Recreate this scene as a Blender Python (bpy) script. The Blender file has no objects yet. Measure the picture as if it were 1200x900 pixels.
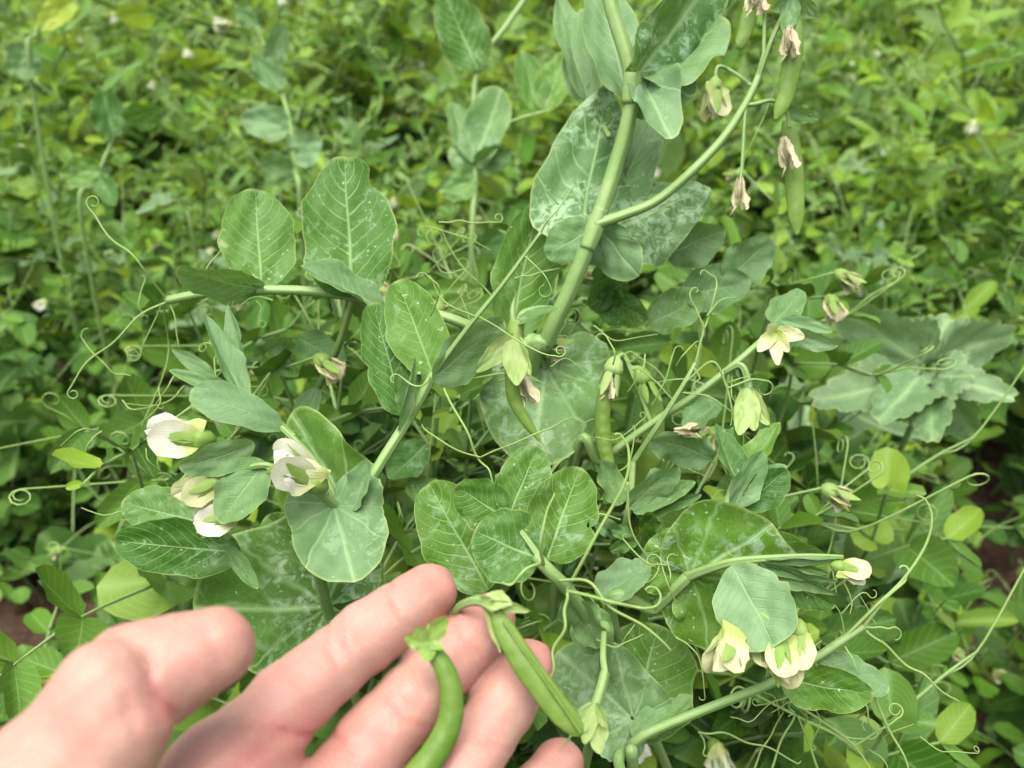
import bpy, math, random
import numpy as np
from mathutils import Vector, Matrix, Quaternion

rng = np.random.default_rng(11)
random.seed(11)
scene = bpy.context.scene
col = scene.collection

# ------------------------------------------------------------------ camera
F = 1082.0                     # focal length in photograph pixels (1200 wide)
PITCH = math.radians(35)
CAM = Vector((0, 0, 1.0))
FWD = Vector((0, math.cos(PITCH), -math.sin(PITCH)))
UP = Vector((0, math.sin(PITCH), math.cos(PITCH)))
RIGHT = Vector((1, 0, 0))
cam_data = bpy.data.cameras.new('camera')
cam = bpy.data.objects.new('camera', cam_data)
col.objects.link(cam)
cam.location = CAM
cam.rotation_euler = (math.pi / 2 - PITCH, 0, 0)
cam_data.sensor_width = 36
cam_data.lens = 36 * F / 1200
cam_data.clip_start = 0.01
cam_data.clip_end = 200
cam_data.dof.use_dof = True
cam_data.dof.focus_distance = 0.35
cam_data.dof.aperture_fstop = cam_data.lens / 2.7      # 2.7 mm wide opening
scene.camera = cam

# ------------------------------------------------------------------ sky, sun, exposure
SUN_EL, SUN_AZ = math.radians(78), math.radians(-140)
world = bpy.data.worlds.new('World')
scene.world = world
world.use_nodes = True
wn = world.node_tree
bg = wn.nodes['Background']
sky = wn.nodes.new('ShaderNodeTexSky')
sky.sky_type = 'NISHITA'
sky.sun_disc = False
sky.sun_elevation = SUN_EL
sky.sun_rotation = SUN_AZ
sky.air_density = 0.7
sky.dust_density = 2.0
sky.ozone_density = 0.6
hs = wn.nodes.new('ShaderNodeHueSaturation')
hs.inputs['Saturation'].default_value = 0.22          # cloud cover: a nearly white sky
wn.links.new(sky.outputs[0], hs.inputs['Color'])
wn.links.new(hs.outputs[0], bg.inputs['Color'])
bg.inputs['Strength'].default_value = 0.05
sun_data = bpy.data.lights.new('sun', 'SUN')
sun_data.energy = 1.5
sun_data.angle = math.radians(60)
sun_data.color = (1.0, 0.96, 0.88)
sun = bpy.data.objects.new('sun', sun_data)
col.objects.link(sun)
sd = Vector((math.sin(SUN_AZ) * math.cos(SUN_EL), math.cos(SUN_AZ) * math.cos(SUN_EL), math.sin(SUN_EL)))
sun.rotation_euler = sd.to_track_quat('Z', 'Y').to_euler()
sun.location = (0, 0, 4)
scene.view_settings.view_transform = 'Standard'
scene.view_settings.look = 'None'
scene.view_settings.exposure = 2.5
scene.view_settings.gamma = 1.0
scene.view_settings.use_curve_mapping = False
scene.cycles.use_denoising = True
scene.cycles.max_bounces = 4
scene.cycles.diffuse_bounces = 3
scene.cycles.transmission_bounces = 4
scene.cycles.use_adaptive_sampling = True
scene.cycles.adaptive_threshold = 0.03


def P(x, y, d):
    """point seen at photograph pixel (x, y), d metres in front of the camera"""
    return CAM + d * (FWD + (x - 600) / F * RIGHT + (450 - y) / F * UP)


# ------------------------------------------------------------------ node helpers
class NT:
    def __init__(self, name):
        self.m = bpy.data.materials.new(name)
        self.m.use_nodes = True
        self.t = self.m.node_tree
        self.t.nodes.clear()
        self.out = self.t.nodes.new('ShaderNodeOutputMaterial')

    def n(self, kind, **kw):
        nd = self.t.nodes.new(kind)
        for k, v in kw.items():
            setattr(nd, k, v)
        return nd

    def set(self, sock, v):
        if isinstance(v, bpy.types.NodeSocket):
            self.t.links.new(v, sock)
        elif isinstance(v, (tuple, list)):
            sock.default_value = (*v, 1.0) if len(v) == 3 and sock.type == 'RGBA' else v
        else:
            sock.default_value = v

    def math(self, op, a, b=0.0, c=None, clamp=False):
        nd = self.n('ShaderNodeMath', operation=op, use_clamp=clamp)
        self.set(nd.inputs[0], a)
        self.set(nd.inputs[1], b)
        if c is not None:
            self.set(nd.inputs[2], c)
        return nd.outputs[0]

    def mix(self, f, a, b, mode='MIX'):
        nd = self.n('ShaderNodeMix', data_type='RGBA', blend_type=mode)
        self.set(nd.inputs[0], f)
        self.set(nd.inputs[6], a)
        self.set(nd.inputs[7], b)
        return nd.outputs[2]

    def ramp(self, v, a, b):
        nd = self.n('ShaderNodeMapRange', clamp=True)
        nd.interpolation_type = 'SMOOTHSTEP'
        self.set(nd.inputs[0], v)
        nd.inputs[1].default_value = a
        nd.inputs[2].default_value = b
        return nd.outputs[0]

    def noise(self, vec, scale, detail=2.0, rough=0.5, dist=0.0):
        nd = self.n('ShaderNodeTexNoise')
        self.set(nd.inputs['Vector'], vec)
        nd.inputs['Scale'].default_value = scale
        nd.inputs['Detail'].default_value = detail
        nd.inputs['Roughness'].default_value = rough
        nd.inputs['Distortion'].default_value = dist
        return nd.outputs[0]

    def attr(self, name):
        return self.n('ShaderNodeAttribute', attribute_name=name).outputs['Fac']

    def coords(self):
        """object coordinates shifted by the object's own random number"""
        tc = self.n('ShaderNodeTexCoord').outputs['Object']
        oi = self.n('ShaderNodeObjectInfo').outputs['Random']
        v = self.n('ShaderNodeVectorMath', operation='MULTIPLY_ADD')
        self.set(v.inputs[0], oi)
        v.inputs[1].default_value = (7.1, 3.3, 5.7)
        self.set(v.inputs[2], tc)
        return v.outputs[0], oi

    def bump(self, h, strength, dist):
        nd = self.n('ShaderNodeBump')
        nd.inputs['Strength'].default_value = strength
        nd.inputs['Distance'].default_value = dist
        self.set(nd.inputs['Height'], h)
        return nd.outputs[0]

    def pbr(self, color, rough, spec=0.4, normal=None, **kw):
        b = self.n('ShaderNodeBsdfPrincipled')
        self.set(b.inputs['Base Color'], color)
        self.set(b.inputs['Roughness'], rough)
        self.set(b.inputs['Specular IOR Level'], spec)
        if normal is not None:
            self.set(b.inputs['Normal'], normal)
        for k, v in kw.items():
            self.set(b.inputs[k.replace('_', ' ')], v)
        return b.outputs[0]

    def done(self, shader):
        self.t.links.new(shader, self.out.inputs['Surface'])
        return self.m


def leaf_material(name, radial, col_a, col_b, veins=9.0, vein_gain=0.68, trans=0.27, mottle=0.38, marble=0.0):
    n = NT(name)
    vec, oi = n.coords()
    uv = n.n('ShaderNodeUVMap', uv_map='uv').outputs[0]
    sp = n.n('ShaderNodeSeparateXYZ')
    n.set(sp.inputs[0], uv)
    u, v = sp.outputs[0], sp.outputs[1]
    au = n.math('ABSOLUTE', u)
    rnd = n.math('FRACT', n.math('ADD', n.attr('tint'), oi))
    wob = n.math('MULTIPLY', n.math('SUBTRACT', n.noise(vec, 90, 2), 0.5), 0.16)
    if radial:
        # main veins fan out from the base
        s = n.math('MULTIPLY', n.math('ADD', u, n.math('MULTIPLY', wob, 0.55)), veins)
        fr = n.math('ABSOLUTE', n.math('SUBTRACT', n.math('FRACT', n.math('ADD', s, 0.5)), 0.5))
        width = n.math('MULTIPLY_ADD', v, -0.05, 0.10)
        line = n.math('SUBTRACT', 1.0, n.math('DIVIDE', n.math('MULTIPLY', fr, n.math('ADD', v, 0.12)), width), clamp=True)
        mid = n.math('SUBTRACT', 1.0, n.math('DIVIDE', n.math('MULTIPLY', au, v), 0.012), clamp=True)
    else:
        s0 = n.math('SUBTRACT', v, n.math('MULTIPLY', n.math('POWER', au, 1.25), 0.30))
        side = n.math('MULTIPLY', n.math('SIGN', u), 0.27)
        s = n.math('ADD', n.math('MULTIPLY', n.math('ADD', s0, n.math('MULTIPLY', wob, 0.35)), veins), side)
        fr = n.math('ABSOLUTE', n.math('SUBTRACT', n.math('FRACT', s), 0.5))
        width = n.math('MULTIPLY_ADD', au, -0.07, 0.12)
        line = n.math('SUBTRACT', 1.0, n.math('DIVIDE', fr, width), clamp=True)
        mid = n.math('SUBTRACT', 1.0, n.math('DIVIDE', au, n.math('MULTIPLY_ADD', v, -0.05, 0.075)), clamp=True)
    vor = n.n('ShaderNodeTexVoronoi', feature='DISTANCE_TO_EDGE')
    vd = n.n('ShaderNodeVectorMath', operation='MULTIPLY_ADD')
    nzc = n.n('ShaderNodeTexNoise')
    n.set(nzc.inputs['Vector'], vec)
    nzc.inputs['Scale'].default_value = 160
    n.set(vd.inputs[0], nzc.outputs['Color'])
    vd.inputs[1].default_value = (0.006, 0.006, 0.006)
    n.set(vd.inputs[2], vec)
    n.set(vor.inputs['Vector'], vd.outputs[0])
    vor.inputs['Scale'].default_value = 330
    net = n.math('MULTIPLY', n.math('SUBTRACT', 1.0, n.ramp(vor.outputs[0], 0.0, 0.10)), n.math('MULTIPLY', n.noise(vec, 70, 2), 0.26))
    lineb = n.math('MULTIPLY', line, n.math('MULTIPLY_ADD', n.noise(vec, 55, 1), 1.0, 0.15))
    vein = n.math('MAXIMUM', n.math('MAXIMUM', lineb, mid), net)
    # surface colour
    big = n.noise(vec, 28, 3, 0.6)
    c = n.mix(rnd, col_a, col_b)
    c = n.mix(n.ramp(big, 0.35, 0.7), c, n.mix(0.30, c, (0.02, 0.075, 0.008)))
    yel = n.ramp(n.math('FRACT', n.math('MULTIPLY', rnd, 7.31)), 0.86, 0.98)
    c = n.mix(n.math('MULTIPLY', yel, 0.12), c, (0.22, 0.29, 0.03))
    c = n.mix(n.math('MULTIPLY', vein, vein_gain), c, (0.30, 0.47, 0.20))
    # silvery mottling along the veins
    sil = n.math('MULTIPLY', n.ramp(n.noise(vec, 170, 4, 0.7, 0.6), (0.46 if radial else 0.52) - marble, 0.64 - marble), n.ramp(n.noise(vec, 38, 2), (0.36 if radial else 0.46) - marble, 0.60 - marble))
    c = n.mix(n.math('MULTIPLY', sil, mottle), c, (0.27, 0.40, 0.24))
    dots = n.math('MULTIPLY', n.ramp(n.noise(vec, 520, 0), 0.76, 0.80), n.ramp(n.noise(vec, 45, 1), 0.45, 0.6))
    c = n.mix(n.math('MULTIPLY', dots, 0.55), c, (0.45, 0.55, 0.35))
    bloom = n.attr('bloom')
    blm = n.math('MULTIPLY', bloom, n.math('MULTIPLY_ADD', n.noise(vec, 60, 3, 0.6), 0.9, 0.42), clamp=True)
    c = n.mix(blm, c, n.mix(n.math('MULTIPLY', vein, 0.6), (0.160, 0.275, 0.132), (0.30, 0.42, 0.22)))
    # yellowing rim
    rim = n.ramp(n.math('MAXIMUM', au, v) if not radial else v, 0.955, 0.995)
    c = n.mix(n.math('MULTIPLY', rim, 0.5), c, (0.34, 0.42, 0.14))
    # scars
    scar = n.ramp(n.noise(vec, 120, 2, 0.5, 0.4), 0.74, 0.79)
    c = n.mix(n.math('MULTIPLY', scar, 0.45), c, (0.34, 0.33, 0.16))
    back = n.n('ShaderNodeNewGeometry').outputs['Backfacing']
    c = n.mix(n.math('MULTIPLY', back, 0.55), c, n.mix(n.math('MULTIPLY', vein, 0.5), (0.128, 0.208, 0.098), (0.255, 0.348, 0.170)))
    hgt = n.math('ADD', n.math('MULTIPLY', vein, -0.6), n.math('MULTIPLY', n.noise(vec, 140, 2), 0.7))
    nrm = n.bump(hgt, 0.55, 0.0009)
    rough = n.math('MULTIPLY_ADD', n.noise(vec, 80, 2), 0.25, 0.42)
    p = n.pbr(c, rough, 0.28, nrm)
    tr = n.n('ShaderNodeBsdfTranslucent')
    n.set(tr.inputs[0], n.mix(0.6, c, (0.15, 0.32, 0.014), 'MIX'))
    mx = n.n('ShaderNodeMixShader')
    mx.inputs[0].default_value = trans
    n.t.links.new(p, mx.inputs[1])
    n.t.links.new(tr.outputs[0], mx.inputs[2])
    return n.done(mx.outputs[0])


def field_material(name, col_a, col_b, veins=7.0, trans=0.38, waxy=1.0, tcol=(0.30, 0.42, 0.015), spec=0.25, under=(0.132, 0.204, 0.085)):
    """leaves of the field: midrib, side veins, bloom and a few yellow ones"""
    n = NT(name)
    oi = n.n('ShaderNodeObjectInfo').outputs['Random']
    tc = n.n('ShaderNodeTexCoord').outputs['Object']
    uv = n.n('ShaderNodeUVMap', uv_map='uv').outputs[0]
    sp = n.n('ShaderNodeSeparateXYZ')
    n.set(sp.inputs[0], uv)
    u, v = sp.outputs[0], sp.outputs[1]
    au = n.math('ABSOLUTE', u)
    rnd = n.math('FRACT', n.math('ADD', n.attr('tint'), oi))
    s0 = n.math('SUBTRACT', v, n.math('MULTIPLY', au, 0.30))
    fr = n.math('ABSOLUTE', n.math('SUBTRACT', n.math('FRACT', n.math('MULTIPLY', s0, veins)), 0.5))
    vein = n.math('MAXIMUM', n.math('MULTIPLY', n.math('SUBTRACT', 1.0, n.math('DIVIDE', fr, 0.12), clamp=True), 0.5),
                  n.math('SUBTRACT', 1.0, n.math('DIVIDE', au, 0.07), clamp=True))
    c = n.mix(rnd, col_a, col_b)
    r2 = n.math('FRACT', n.math('MULTIPLY', rnd, 7.31))
    c = n.mix(n.math('MULTIPLY', n.ramp(r2, 0.78, 0.97), 0.6), c, (0.25, 0.36, 0.025))
    c = n.mix(n.math('MULTIPLY', vein, 0.4), c, (0.24, 0.38, 0.13))
    blm = n.math('MAXIMUM', n.attr('bloom'), n.math('MULTIPLY', n.ramp(n.math('FRACT', n.math('MULTIPLY', rnd, 3.77)), 0.62, 0.98), 0.55))
    c = n.mix(n.math('MULTIPLY', blm, 0.8 * waxy), c, (0.140, 0.208, 0.106))
    c = n.mix(0.5, c, n.mix(n.noise(tc, 60, 2), (0.3, 0.3, 0.3), (0.9, 0.9, 0.9)), 'OVERLAY')
    back = n.n('ShaderNodeNewGeometry').outputs['Backfacing']
    c = n.mix(n.math('MULTIPLY', back, 0.5), c, under)
    p = n.pbr(c, 0.5, spec)
    tr = n.n('ShaderNodeBsdfTranslucent')
    n.set(tr.inputs[0], n.mix(0.65, c, tcol))
    mx = n.n('ShaderNodeMixShader')
    mx.inputs[0].default_value = trans
    n.t.links.new(p, mx.inputs[1])
    n.t.links.new(tr.outputs[0], mx.inputs[2])
    return n.done(mx.outputs[0])


def soft_material(name, col_a, col_b, trans=0.0, trans_col=None, scale=60, rough=0.5, stripe=0.0, bump=0.3, spec=0.35, base_col=None):
    """stems, tendrils, pods, petals, sepals"""
    n = NT(name)
    vec, oi = n.coords()
    rnd = n.math('FRACT', n.math('ADD', n.attr('tint'), oi))
    nz = n.noise(vec, scale, 3, 0.6)
    f = n.math('ADD', n.math('MULTIPLY', rnd, 0.45), n.math('MULTIPLY', n.ramp(nz, 0.3, 0.7), 0.6), clamp=True)
    c = n.mix(f, col_a, col_b)
    hgt = n.noise(vec, scale * 4, 2)
    if base_col:
        uvb = n.n('ShaderNodeSeparateXYZ')
        n.set(uvb.inputs[0], n.n('ShaderNodeUVMap', uv_map='uv').outputs[0])
        gb = n.ramp(n.math('ADD', uvb.outputs[1], n.math('MULTIPLY', n.math('SUBTRACT', nz, 0.5), 0.35)), 0.62, 0.12)
        c = n.mix(n.math('MULTIPLY', gb, 0.85), c, base_col)
        rib = n.math('ABSOLUTE', n.math('SUBTRACT', n.math('FRACT', n.math('MULTIPLY', uvb.outputs[0], 6.0)), 0.5))
        rib = n.ramp(rib, 0.12, 0.0)
        c = n.mix(n.math('MULTIPLY', rib, 0.22), c, base_col)
        hgt = n.math('ADD', hgt, rib)
    if stripe:
        uv = n.n('ShaderNodeUVMap', uv_map='uv').outputs[0]
        sp = n.n('ShaderNodeSeparateXYZ')
        n.set(sp.inputs[0], uv)
        ln = n.math('ABSOLUTE', n.math('SUBTRACT', n.math('FRACT', n.math('MULTIPLY', sp.outputs[0], stripe)), 0.5))
        ln = n.ramp(ln, 0.5, 0.2)
        c = n.mix(n.math('MULTIPLY', ln, 0.35), c, col_a)
        hgt = n.math('ADD', hgt, n.math('MULTIPLY', ln, 0.8))
    nrm = n.bump(hgt, bump, 0.0006)
    p = n.pbr(c, rough, spec, nrm)
    if trans:
        tr = n.n('ShaderNodeBsdfTranslucent')
        n.set(tr.inputs[0], trans_col or c)
        mx = n.n('ShaderNodeMixShader')
        mx.inputs[0].default_value = trans
        n.t.links.new(p, mx.inputs[1])
        n.t.links.new(tr.outputs[0], mx.inputs[2])
        p = mx.outputs[0]
    return n.done(p)


M = {}
M['leaf'] = leaf_material('pea_leaflet', False, (0.026, 0.104, 0.006), (0.086, 0.195, 0.012))
M['stipule'] = leaf_material('pea_stipule', True, (0.030, 0.108, 0.008), (0.096, 0.200, 0.013), veins=5.0, mottle=0.9)
M['stipule_mottled'] = leaf_material('mottled_stipule', False, (0.030, 0.108, 0.012), (0.080, 0.180, 0.020), veins=6.0, mottle=1.0, marble=0.08)
M['field_leaf'] = field_material('field_leaflet', (0.060, 0.180, 0.009), (0.195, 0.330, 0.024), trans=0.42)
M['mid_leaf'] = field_material('painted_shade_leaflet', (0.022, 0.078, 0.005), (0.066, 0.150, 0.010), trans=0.24, waxy=0.28, tcol=(0.08, 0.16, 0.006), spec=0.16, under=(0.06, 0.115, 0.03))  # darker field leaf: mature green with the shade among plants painted in
M['lime_leaf'] = field_material('lime_leaflet', (0.075, 0.195, 0.010), (0.200, 0.335, 0.028), trans=0.42, waxy=0.5)
M['blue_leaf'] = field_material('waxy_leaflet', (0.050, 0.160, 0.012), (0.150, 0.270, 0.040), trans=0.38, waxy=1.1)
M['weed_leaf'] = leaf_material('lobed_leaf', True, (0.060, 0.120, 0.045), (0.095, 0.165, 0.065), veins=2.5, mottle=0.4)
M['stem'] = soft_material('pea_stem', (0.128, 0.225, 0.060), (0.200, 0.293, 0.111), scale=50, stripe=3.0, bump=0.5)
M['tendril'] = soft_material('tendril', (0.165, 0.265, 0.065), (0.240, 0.345, 0.120), scale=50, trans=0.15)
M['pod'] = soft_material('pod', (0.066, 0.148, 0.012), (0.140, 0.215, 0.042), scale=130, trans=0.14, trans_col=(0.22, 0.42, 0.03), rough=0.5, spec=0.3)
M['petal'] = soft_material('petal', (0.66, 0.66, 0.53), (0.74, 0.74, 0.66), trans=0.35, trans_col=(0.60, 0.62, 0.38), scale=90, bump=0.35, base_col=(0.38, 0.47, 0.10))
M['cream'] = soft_material('cream_petal', (0.50, 0.51, 0.27), (0.60, 0.59, 0.40), trans=0.35, trans_col=(0.52, 0.56, 0.2), scale=110, bump=0.35, base_col=(0.30, 0.41, 0.08))
M['sepal'] = soft_material('sepal', (0.17, 0.29, 0.05), (0.26, 0.37, 0.11), trans=0.3, trans_col=(0.3, 0.48, 0.06), scale=90, stripe=5)
M['pale_sepal'] = soft_material('pale_sepal', (0.25, 0.36, 0.10), (0.36, 0.46, 0.19), trans=0.3, trans_col=(0.36, 0.5, 0.1), scale=90, stripe=5)
M['dry'] = soft_material('dried_petal', (0.35, 0.315, 0.17), (0.53, 0.49, 0.33), trans=0.25, scale=260, bump=0.6)
M['yellow_leaf'] = soft_material('yellow_leaf', (0.27, 0.32, 0.025), (0.14, 0.28, 0.03), trans=0.35, trans_col=(0.5, 0.45, 0.03), scale=40)
M['dead'] = soft_material('dead_leaf', (0.22, 0.12, 0.05), (0.42, 0.30, 0.16), trans=0.1, scale=60, bump=0.8, rough=0.8)


def soil_material():
    n = NT('soil')
    tc = n.n('ShaderNodeTexCoord').outputs['Object']
    a = n.noise(tc, 9, 6, 0.65)
    b = n.noise(tc, 90, 5, 0.7)
    c = n.mix(n.ramp(a, 0.3, 0.7), (0.055, 0.032, 0.020), (0.125, 0.080, 0.052))
    c = n.mix(n.ramp(b, 0.5, 0.75), c, (0.19, 0.135, 0.09))
    return n.done(n.pbr(c, 0.92, 0.15, n.bump(n.math('ADD', b, n.noise(tc, 320, 3)), 0.8, 0.006)))


def skin_material():
    n = NT('skin')
    tc = n.n('ShaderNodeTexCoord').outputs['Object']
    red = n.attr('red')
    blot = n.noise(tc, 70, 3, 0.6)
    fine = n.noise(tc, 420, 3, 0.6)
    c = n.mix(n.ramp(blot, 0.3, 0.72), (0.335, 0.208, 0.160), (0.362, 0.192, 0.152))
    c = n.mix(n.math('MULTIPLY', red, n.math('MULTIPLY_ADD', blot, 0.5, 0.65), clamp=True), c, (0.38, 0.135, 0.115))
    mot = n.noise(tc, 190, 4, 0.7)
    c = n.mix(n.math('MULTIPLY', n.ramp(mot, 0.42, 0.7), 0.22), c, (0.39, 0.175, 0.143))
    c = n.mix(n.math('MULTIPLY', n.ramp(fine, 0.45, 0.75), 0.2), c, (0.42, 0.272, 0.218))
    # papillary lines: bands that wander over the skin
    dis = n.n('ShaderNodeVectorMath', operation='ADD')
    n.set(dis.inputs[0], tc)
    wv = n.n('ShaderNodeTexWave', wave_type='BANDS', bands_direction='DIAGONAL')
    n.set(wv.inputs['Vector'], tc)
    wv.inputs['Scale'].default_value = 330
    wv.inputs['Distortion'].default_value = 9.0
    wv.inputs['Detail'].default_value = 1.5
    wv.inputs['Detail Scale'].default_value = 0.12
    vor = n.n('ShaderNodeTexVoronoi', feature='DISTANCE_TO_EDGE')
    n.set(vor.inputs['Vector'], tc)
    vor.inputs['Scale'].default_value = 340
    lines = n.ramp(vor.outputs[0], 0.0, 0.1)
    h = n.math('ADD', n.math('MULTIPLY', wv.outputs['Fac'], 0.2), n.math('ADD', n.math('MULTIPLY', lines, 0.16), fine))
    nrm = n.bump(h, 0.5, 0.0004)
    return n.done(n.pbr(c, n.math('MULTIPLY_ADD', fine, 0.2, 0.42), 0.42, nrm, Subsurface_Weight=0.35,
                        Subsurface_Radius=(0.006, 0.0024, 0.0012), Subsurface_Scale=1.0))


M['soil'] = soil_material()
M['skin'] = skin_material()

# ------------------------------------------------------------------ mesh helpers


class Geo:
    """vertices, faces, uv and per-point attributes gathered for one mesh"""

    def __init__(self):
        self.v, self.f, self.uv, self.tint, self.bloom, self.n = [], [], [], [], [], 0

    def add(self, v, f, uv, tint=0.0, bloom=0.0):
        v = np.asarray(v, float)
        self.v.append(v)
        self.f += [tuple(i + self.n for i in q) for q in f]
        self.uv.append(np.asarray(uv, float))
        self.tint.append(np.full(len(v), tint))
        self.bloom.append(np.full(len(v), bloom))
        self.n += len(v)
        return self

    def xadd(self, other, mat, tint=None, bloom=None):
        v = np.concatenate(other.v)
        m = np.array(mat)
        v = v @ m[:3, :3].T + m[:3, 3]
        self.v.append(v)
        self.f += [tuple(i + self.n for i in q) for q in other.f]
        self.uv += other.uv
        self.tint.append(np.concatenate(other.tint) if tint is None else np.full(len(v), tint))
        self.bloom.append(np.concatenate(other.bloom) if bloom is None else np.full(len(v), bloom))
        self.n += len(v)
        return self

    def mesh(self, name, mat):
        me = bpy.data.meshes.new(name)
        v = np.concatenate(self.v)
        me.from_pydata(v.tolist(), [], self.f)
        uv = np.concatenate(self.uv)
        li = np.zeros(len(me.loops), dtype=np.int32)
        me.loops.foreach_get('vertex_index', li)
        me.uv_layers.new(name='uv').data.foreach_set('uv', uv[li].astype(np.float32).ravel())
        for nm, dat in (('tint', self.tint), ('bloom', self.bloom)):
            a = np.concatenate(dat).astype(np.float32)
            if a.any():
                me.attributes.new(nm, 'FLOAT', 'POINT').data.foreach_set('value', a)
        me.polygons.foreach_set('use_smooth', np.ones(len(me.polygons), dtype=bool))
        me.materials.append(M[mat])
        me.update()
        return me


def grid_faces(nu, nv):
    return [(i * nv + j, i * nv + j + 1, (i + 1) * nv + j + 1, (i + 1) * nv + j) for i in range(nu - 1) for j in range(nv - 1)]


def bend(x, y, z, R):
    """roll the length axis into an arc: R = total bend in radians over unit length y/L handled by caller"""
    return x, y, z


def shape_surface(x, y, L, hw, fold, curl, wave, seed, rough=0.0, soft=0.06):
    r = random.Random(seed)
    e = soft * hw + 1e-5
    ax = np.sqrt(x * x + e * e) - e
    x2 = x * math.cos(fold)
    z = ax * math.sin(fold)
    p1, p2, p3 = r.uniform(0, 6.28), r.uniform(0, 6.28), r.uniform(0, 6.28)
    edge = np.clip(np.abs(x) / max(hw, 1e-6), 0, 1.3) ** 2
    z = z + wave * hw * edge * (np.sin(9.0 * y / L + p1 + np.sign(x) * 1.3) + 0.5 * np.sin(17 * y / L + p2))
    z = z + 0.05 * hw * np.sin(5 * x / hw + p3) * np.sin(7 * y / L + p1) + rough * hw * np.sin(11 * x / hw + p2) * np.sin(13 * y / L + p3)
    if abs(curl) > 1e-3:
        R = L / curl
        a = y / R
        y2 = (R - z) * np.sin(a)
        z = R - (R - z) * np.cos(a)
        y = y2
    return np.stack([x2, y, z], -1)


def leaflet(L, W, a=0.5, b=0.45, nu=14, nv=9, fold=0.25, curl=0.2, wave=0.08, seed=0, tint=0.0, bloom=0.0, notch=0.0, point=0.0, rough=0.0, soft=0.06):
    """ovate leaf along +Y with its upper side to +Z"""
    t = 0.5 - 0.5 * np.cos(np.linspace(0, math.pi, nu))
    w = t ** a * (1 - t) ** b
    w = w / w.max()
    if point:
        w = w * (1 - point * t ** 3 * 0.55)
    w[0] = max(w[0], 0.035)
    w[-1] = max(w[-1], 0.02)
    s = np.linspace(-1, 1, nv)
    T, S = np.meshgrid(t, s, indexing='ij')
    Wg = np.repeat(w[:, None], nv, 1)
    r = random.Random(seed + 5)
    ph = r.uniform(0, 6.28)
    outl = 1 + 0.045 * np.sin(13 * T + ph + np.sign(S)) * np.abs(S) + 0.025 * np.sin(29 * T + 2 * ph) * np.abs(S)
    if nu > 20 and r.random() < 0.45:       # nibbled edge
        for _ in range(r.randint(1, 2)):
            outl = outl * (1 - r.uniform(.12, .28) * np.exp(-((T - r.uniform(.25, .9)) / r.uniform(.02, .045)) ** 2) * (np.sign(S) == r.choice([-1, 1])) * (np.abs(S) > .8))
    if notch:
        outl = outl * (1 - notch * np.exp(-((T - 0.80) / 0.07) ** 2) * (S > 0) * np.abs(S))
    x = S * Wg * W / 2 * outl
    y = T * L
    v = shape_surface(x, y, L, W / 2, fold, curl, wave, seed, rough, soft).reshape(-1, 3)
    uv = np.stack([S, T], -1).reshape(-1, 2)
    return Geo().add(v, grid_faces(nu, nv), uv, tint, bloom)


def fan_leaf(profile, nr=7, na=33, fold=0.15, curl=0.2, wave=0.1, seed=0, teeth=0.0, tint=0.0, bloom=0.0, lobes=0.0, rough=0.0):
    """leaf whose outline is a polar curve round its base; profile: [(angle degrees, radius)] from -180 to 180, 0 = tip (+Y)"""
    ang = np.array([p[0] for p in profile], float)
    rad = np.array([p[1] for p in profile], float)
    th = np.linspace(ang[0], ang[-1], na)
    rr = np.interp(th, ang, rad)
    k = np.array([0.25, 0.5, 0.25])
    for _ in range(2):
        rr[1:-1] = np.convolve(rr, k, 'valid')
    r = random.Random(seed + 3)
    ph = r.uniform(0, 6.28)
    rr = rr * (1 + 0.03 * np.sin(np.radians(th) * 5 + ph))
    if teeth:
        tt = np.abs(((th * 0.085 + ph) % 1.0) - 0.5) * 2
        rr = rr * (1 - teeth * tt * np.clip((np.abs(th) - 40) / 50, 0, 1))
    if lobes:
        rr = rr * (1 - lobes * np.abs(np.sin(np.radians(th) * 2.6)) ** 1.4) * (1 - 0.12 * np.abs(((th * 0.10) % 1.0) - 0.5) * 2)
    rho = np.linspace(0, 1, nr) ** 0.9
    rho[0] = 0.03
    Rr, Th = np.meshgrid(rho, np.radians(th), indexing='ij')
    rad2 = Rr * rr[None, :]
    x, y = rad2 * np.sin(Th), rad2 * np.cos(Th)
    L = rad.max()
    hw = np.abs(x).max()
    v = shape_surface(x, y, L, hw, fold, curl, wave, seed, rough)
    v[..., 2] += wave * L * 0.35 * Rr ** 2 * np.sin(4 * Th + ph)
    uv = np.stack([Th / math.pi, Rr], -1).reshape(-1, 2)
    f = [(i * na + j, i * na + j + 1, (i + 1) * na + j + 1, (i + 1) * na + j) for i in range(nr - 1) for j in range(na - 1)]
    return Geo().add(v.reshape(-1, 3), f, uv, tint, bloom)


def spline(pts, n):
    p = np.asarray([tuple(q) for q in pts], float)
    if len(p) == 2:
        t = np.linspace(0, 1, n)[:, None]
        return p[0] * (1 - t) + p[1] * t
    q = np.vstack([2 * p[0] - p[1], p, 2 * p[-1] - p[-2]])
    out = []
    m = len(p) - 1
    for t in np.linspace(0, m, n):
        i = min(int(t), m - 1)
        u = t - i
        a, b, c, d = q[i], q[i + 1], q[i + 2], q[i + 3]
        out.append(0.5 * (2 * b + (c - a) * u + (2 * a - 5 * b + 4 * c - d) * u * u + (3 * b - a - 3 * c + d) * u ** 3))
    return np.array(out)


def frames(path):
    t = np.gradient(path, axis=0)
    t /= np.linalg.norm(t, axis=1)[:, None] + 1e-12
    up = np.array([0.3, -0.8, 0.5])
    nrm = np.cross(t[0], up)
    nrm /= np.linalg.norm(nrm) + 1e-12
    N = []
    for i in range(len(path)):
        nrm = nrm - t[i] * np.dot(nrm, t[i])
        nrm /= np.linalg.norm(nrm) + 1e-12
        N.append(nrm.copy())
    N = np.array(N)
    return t, N, np.cross(t, N)


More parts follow.
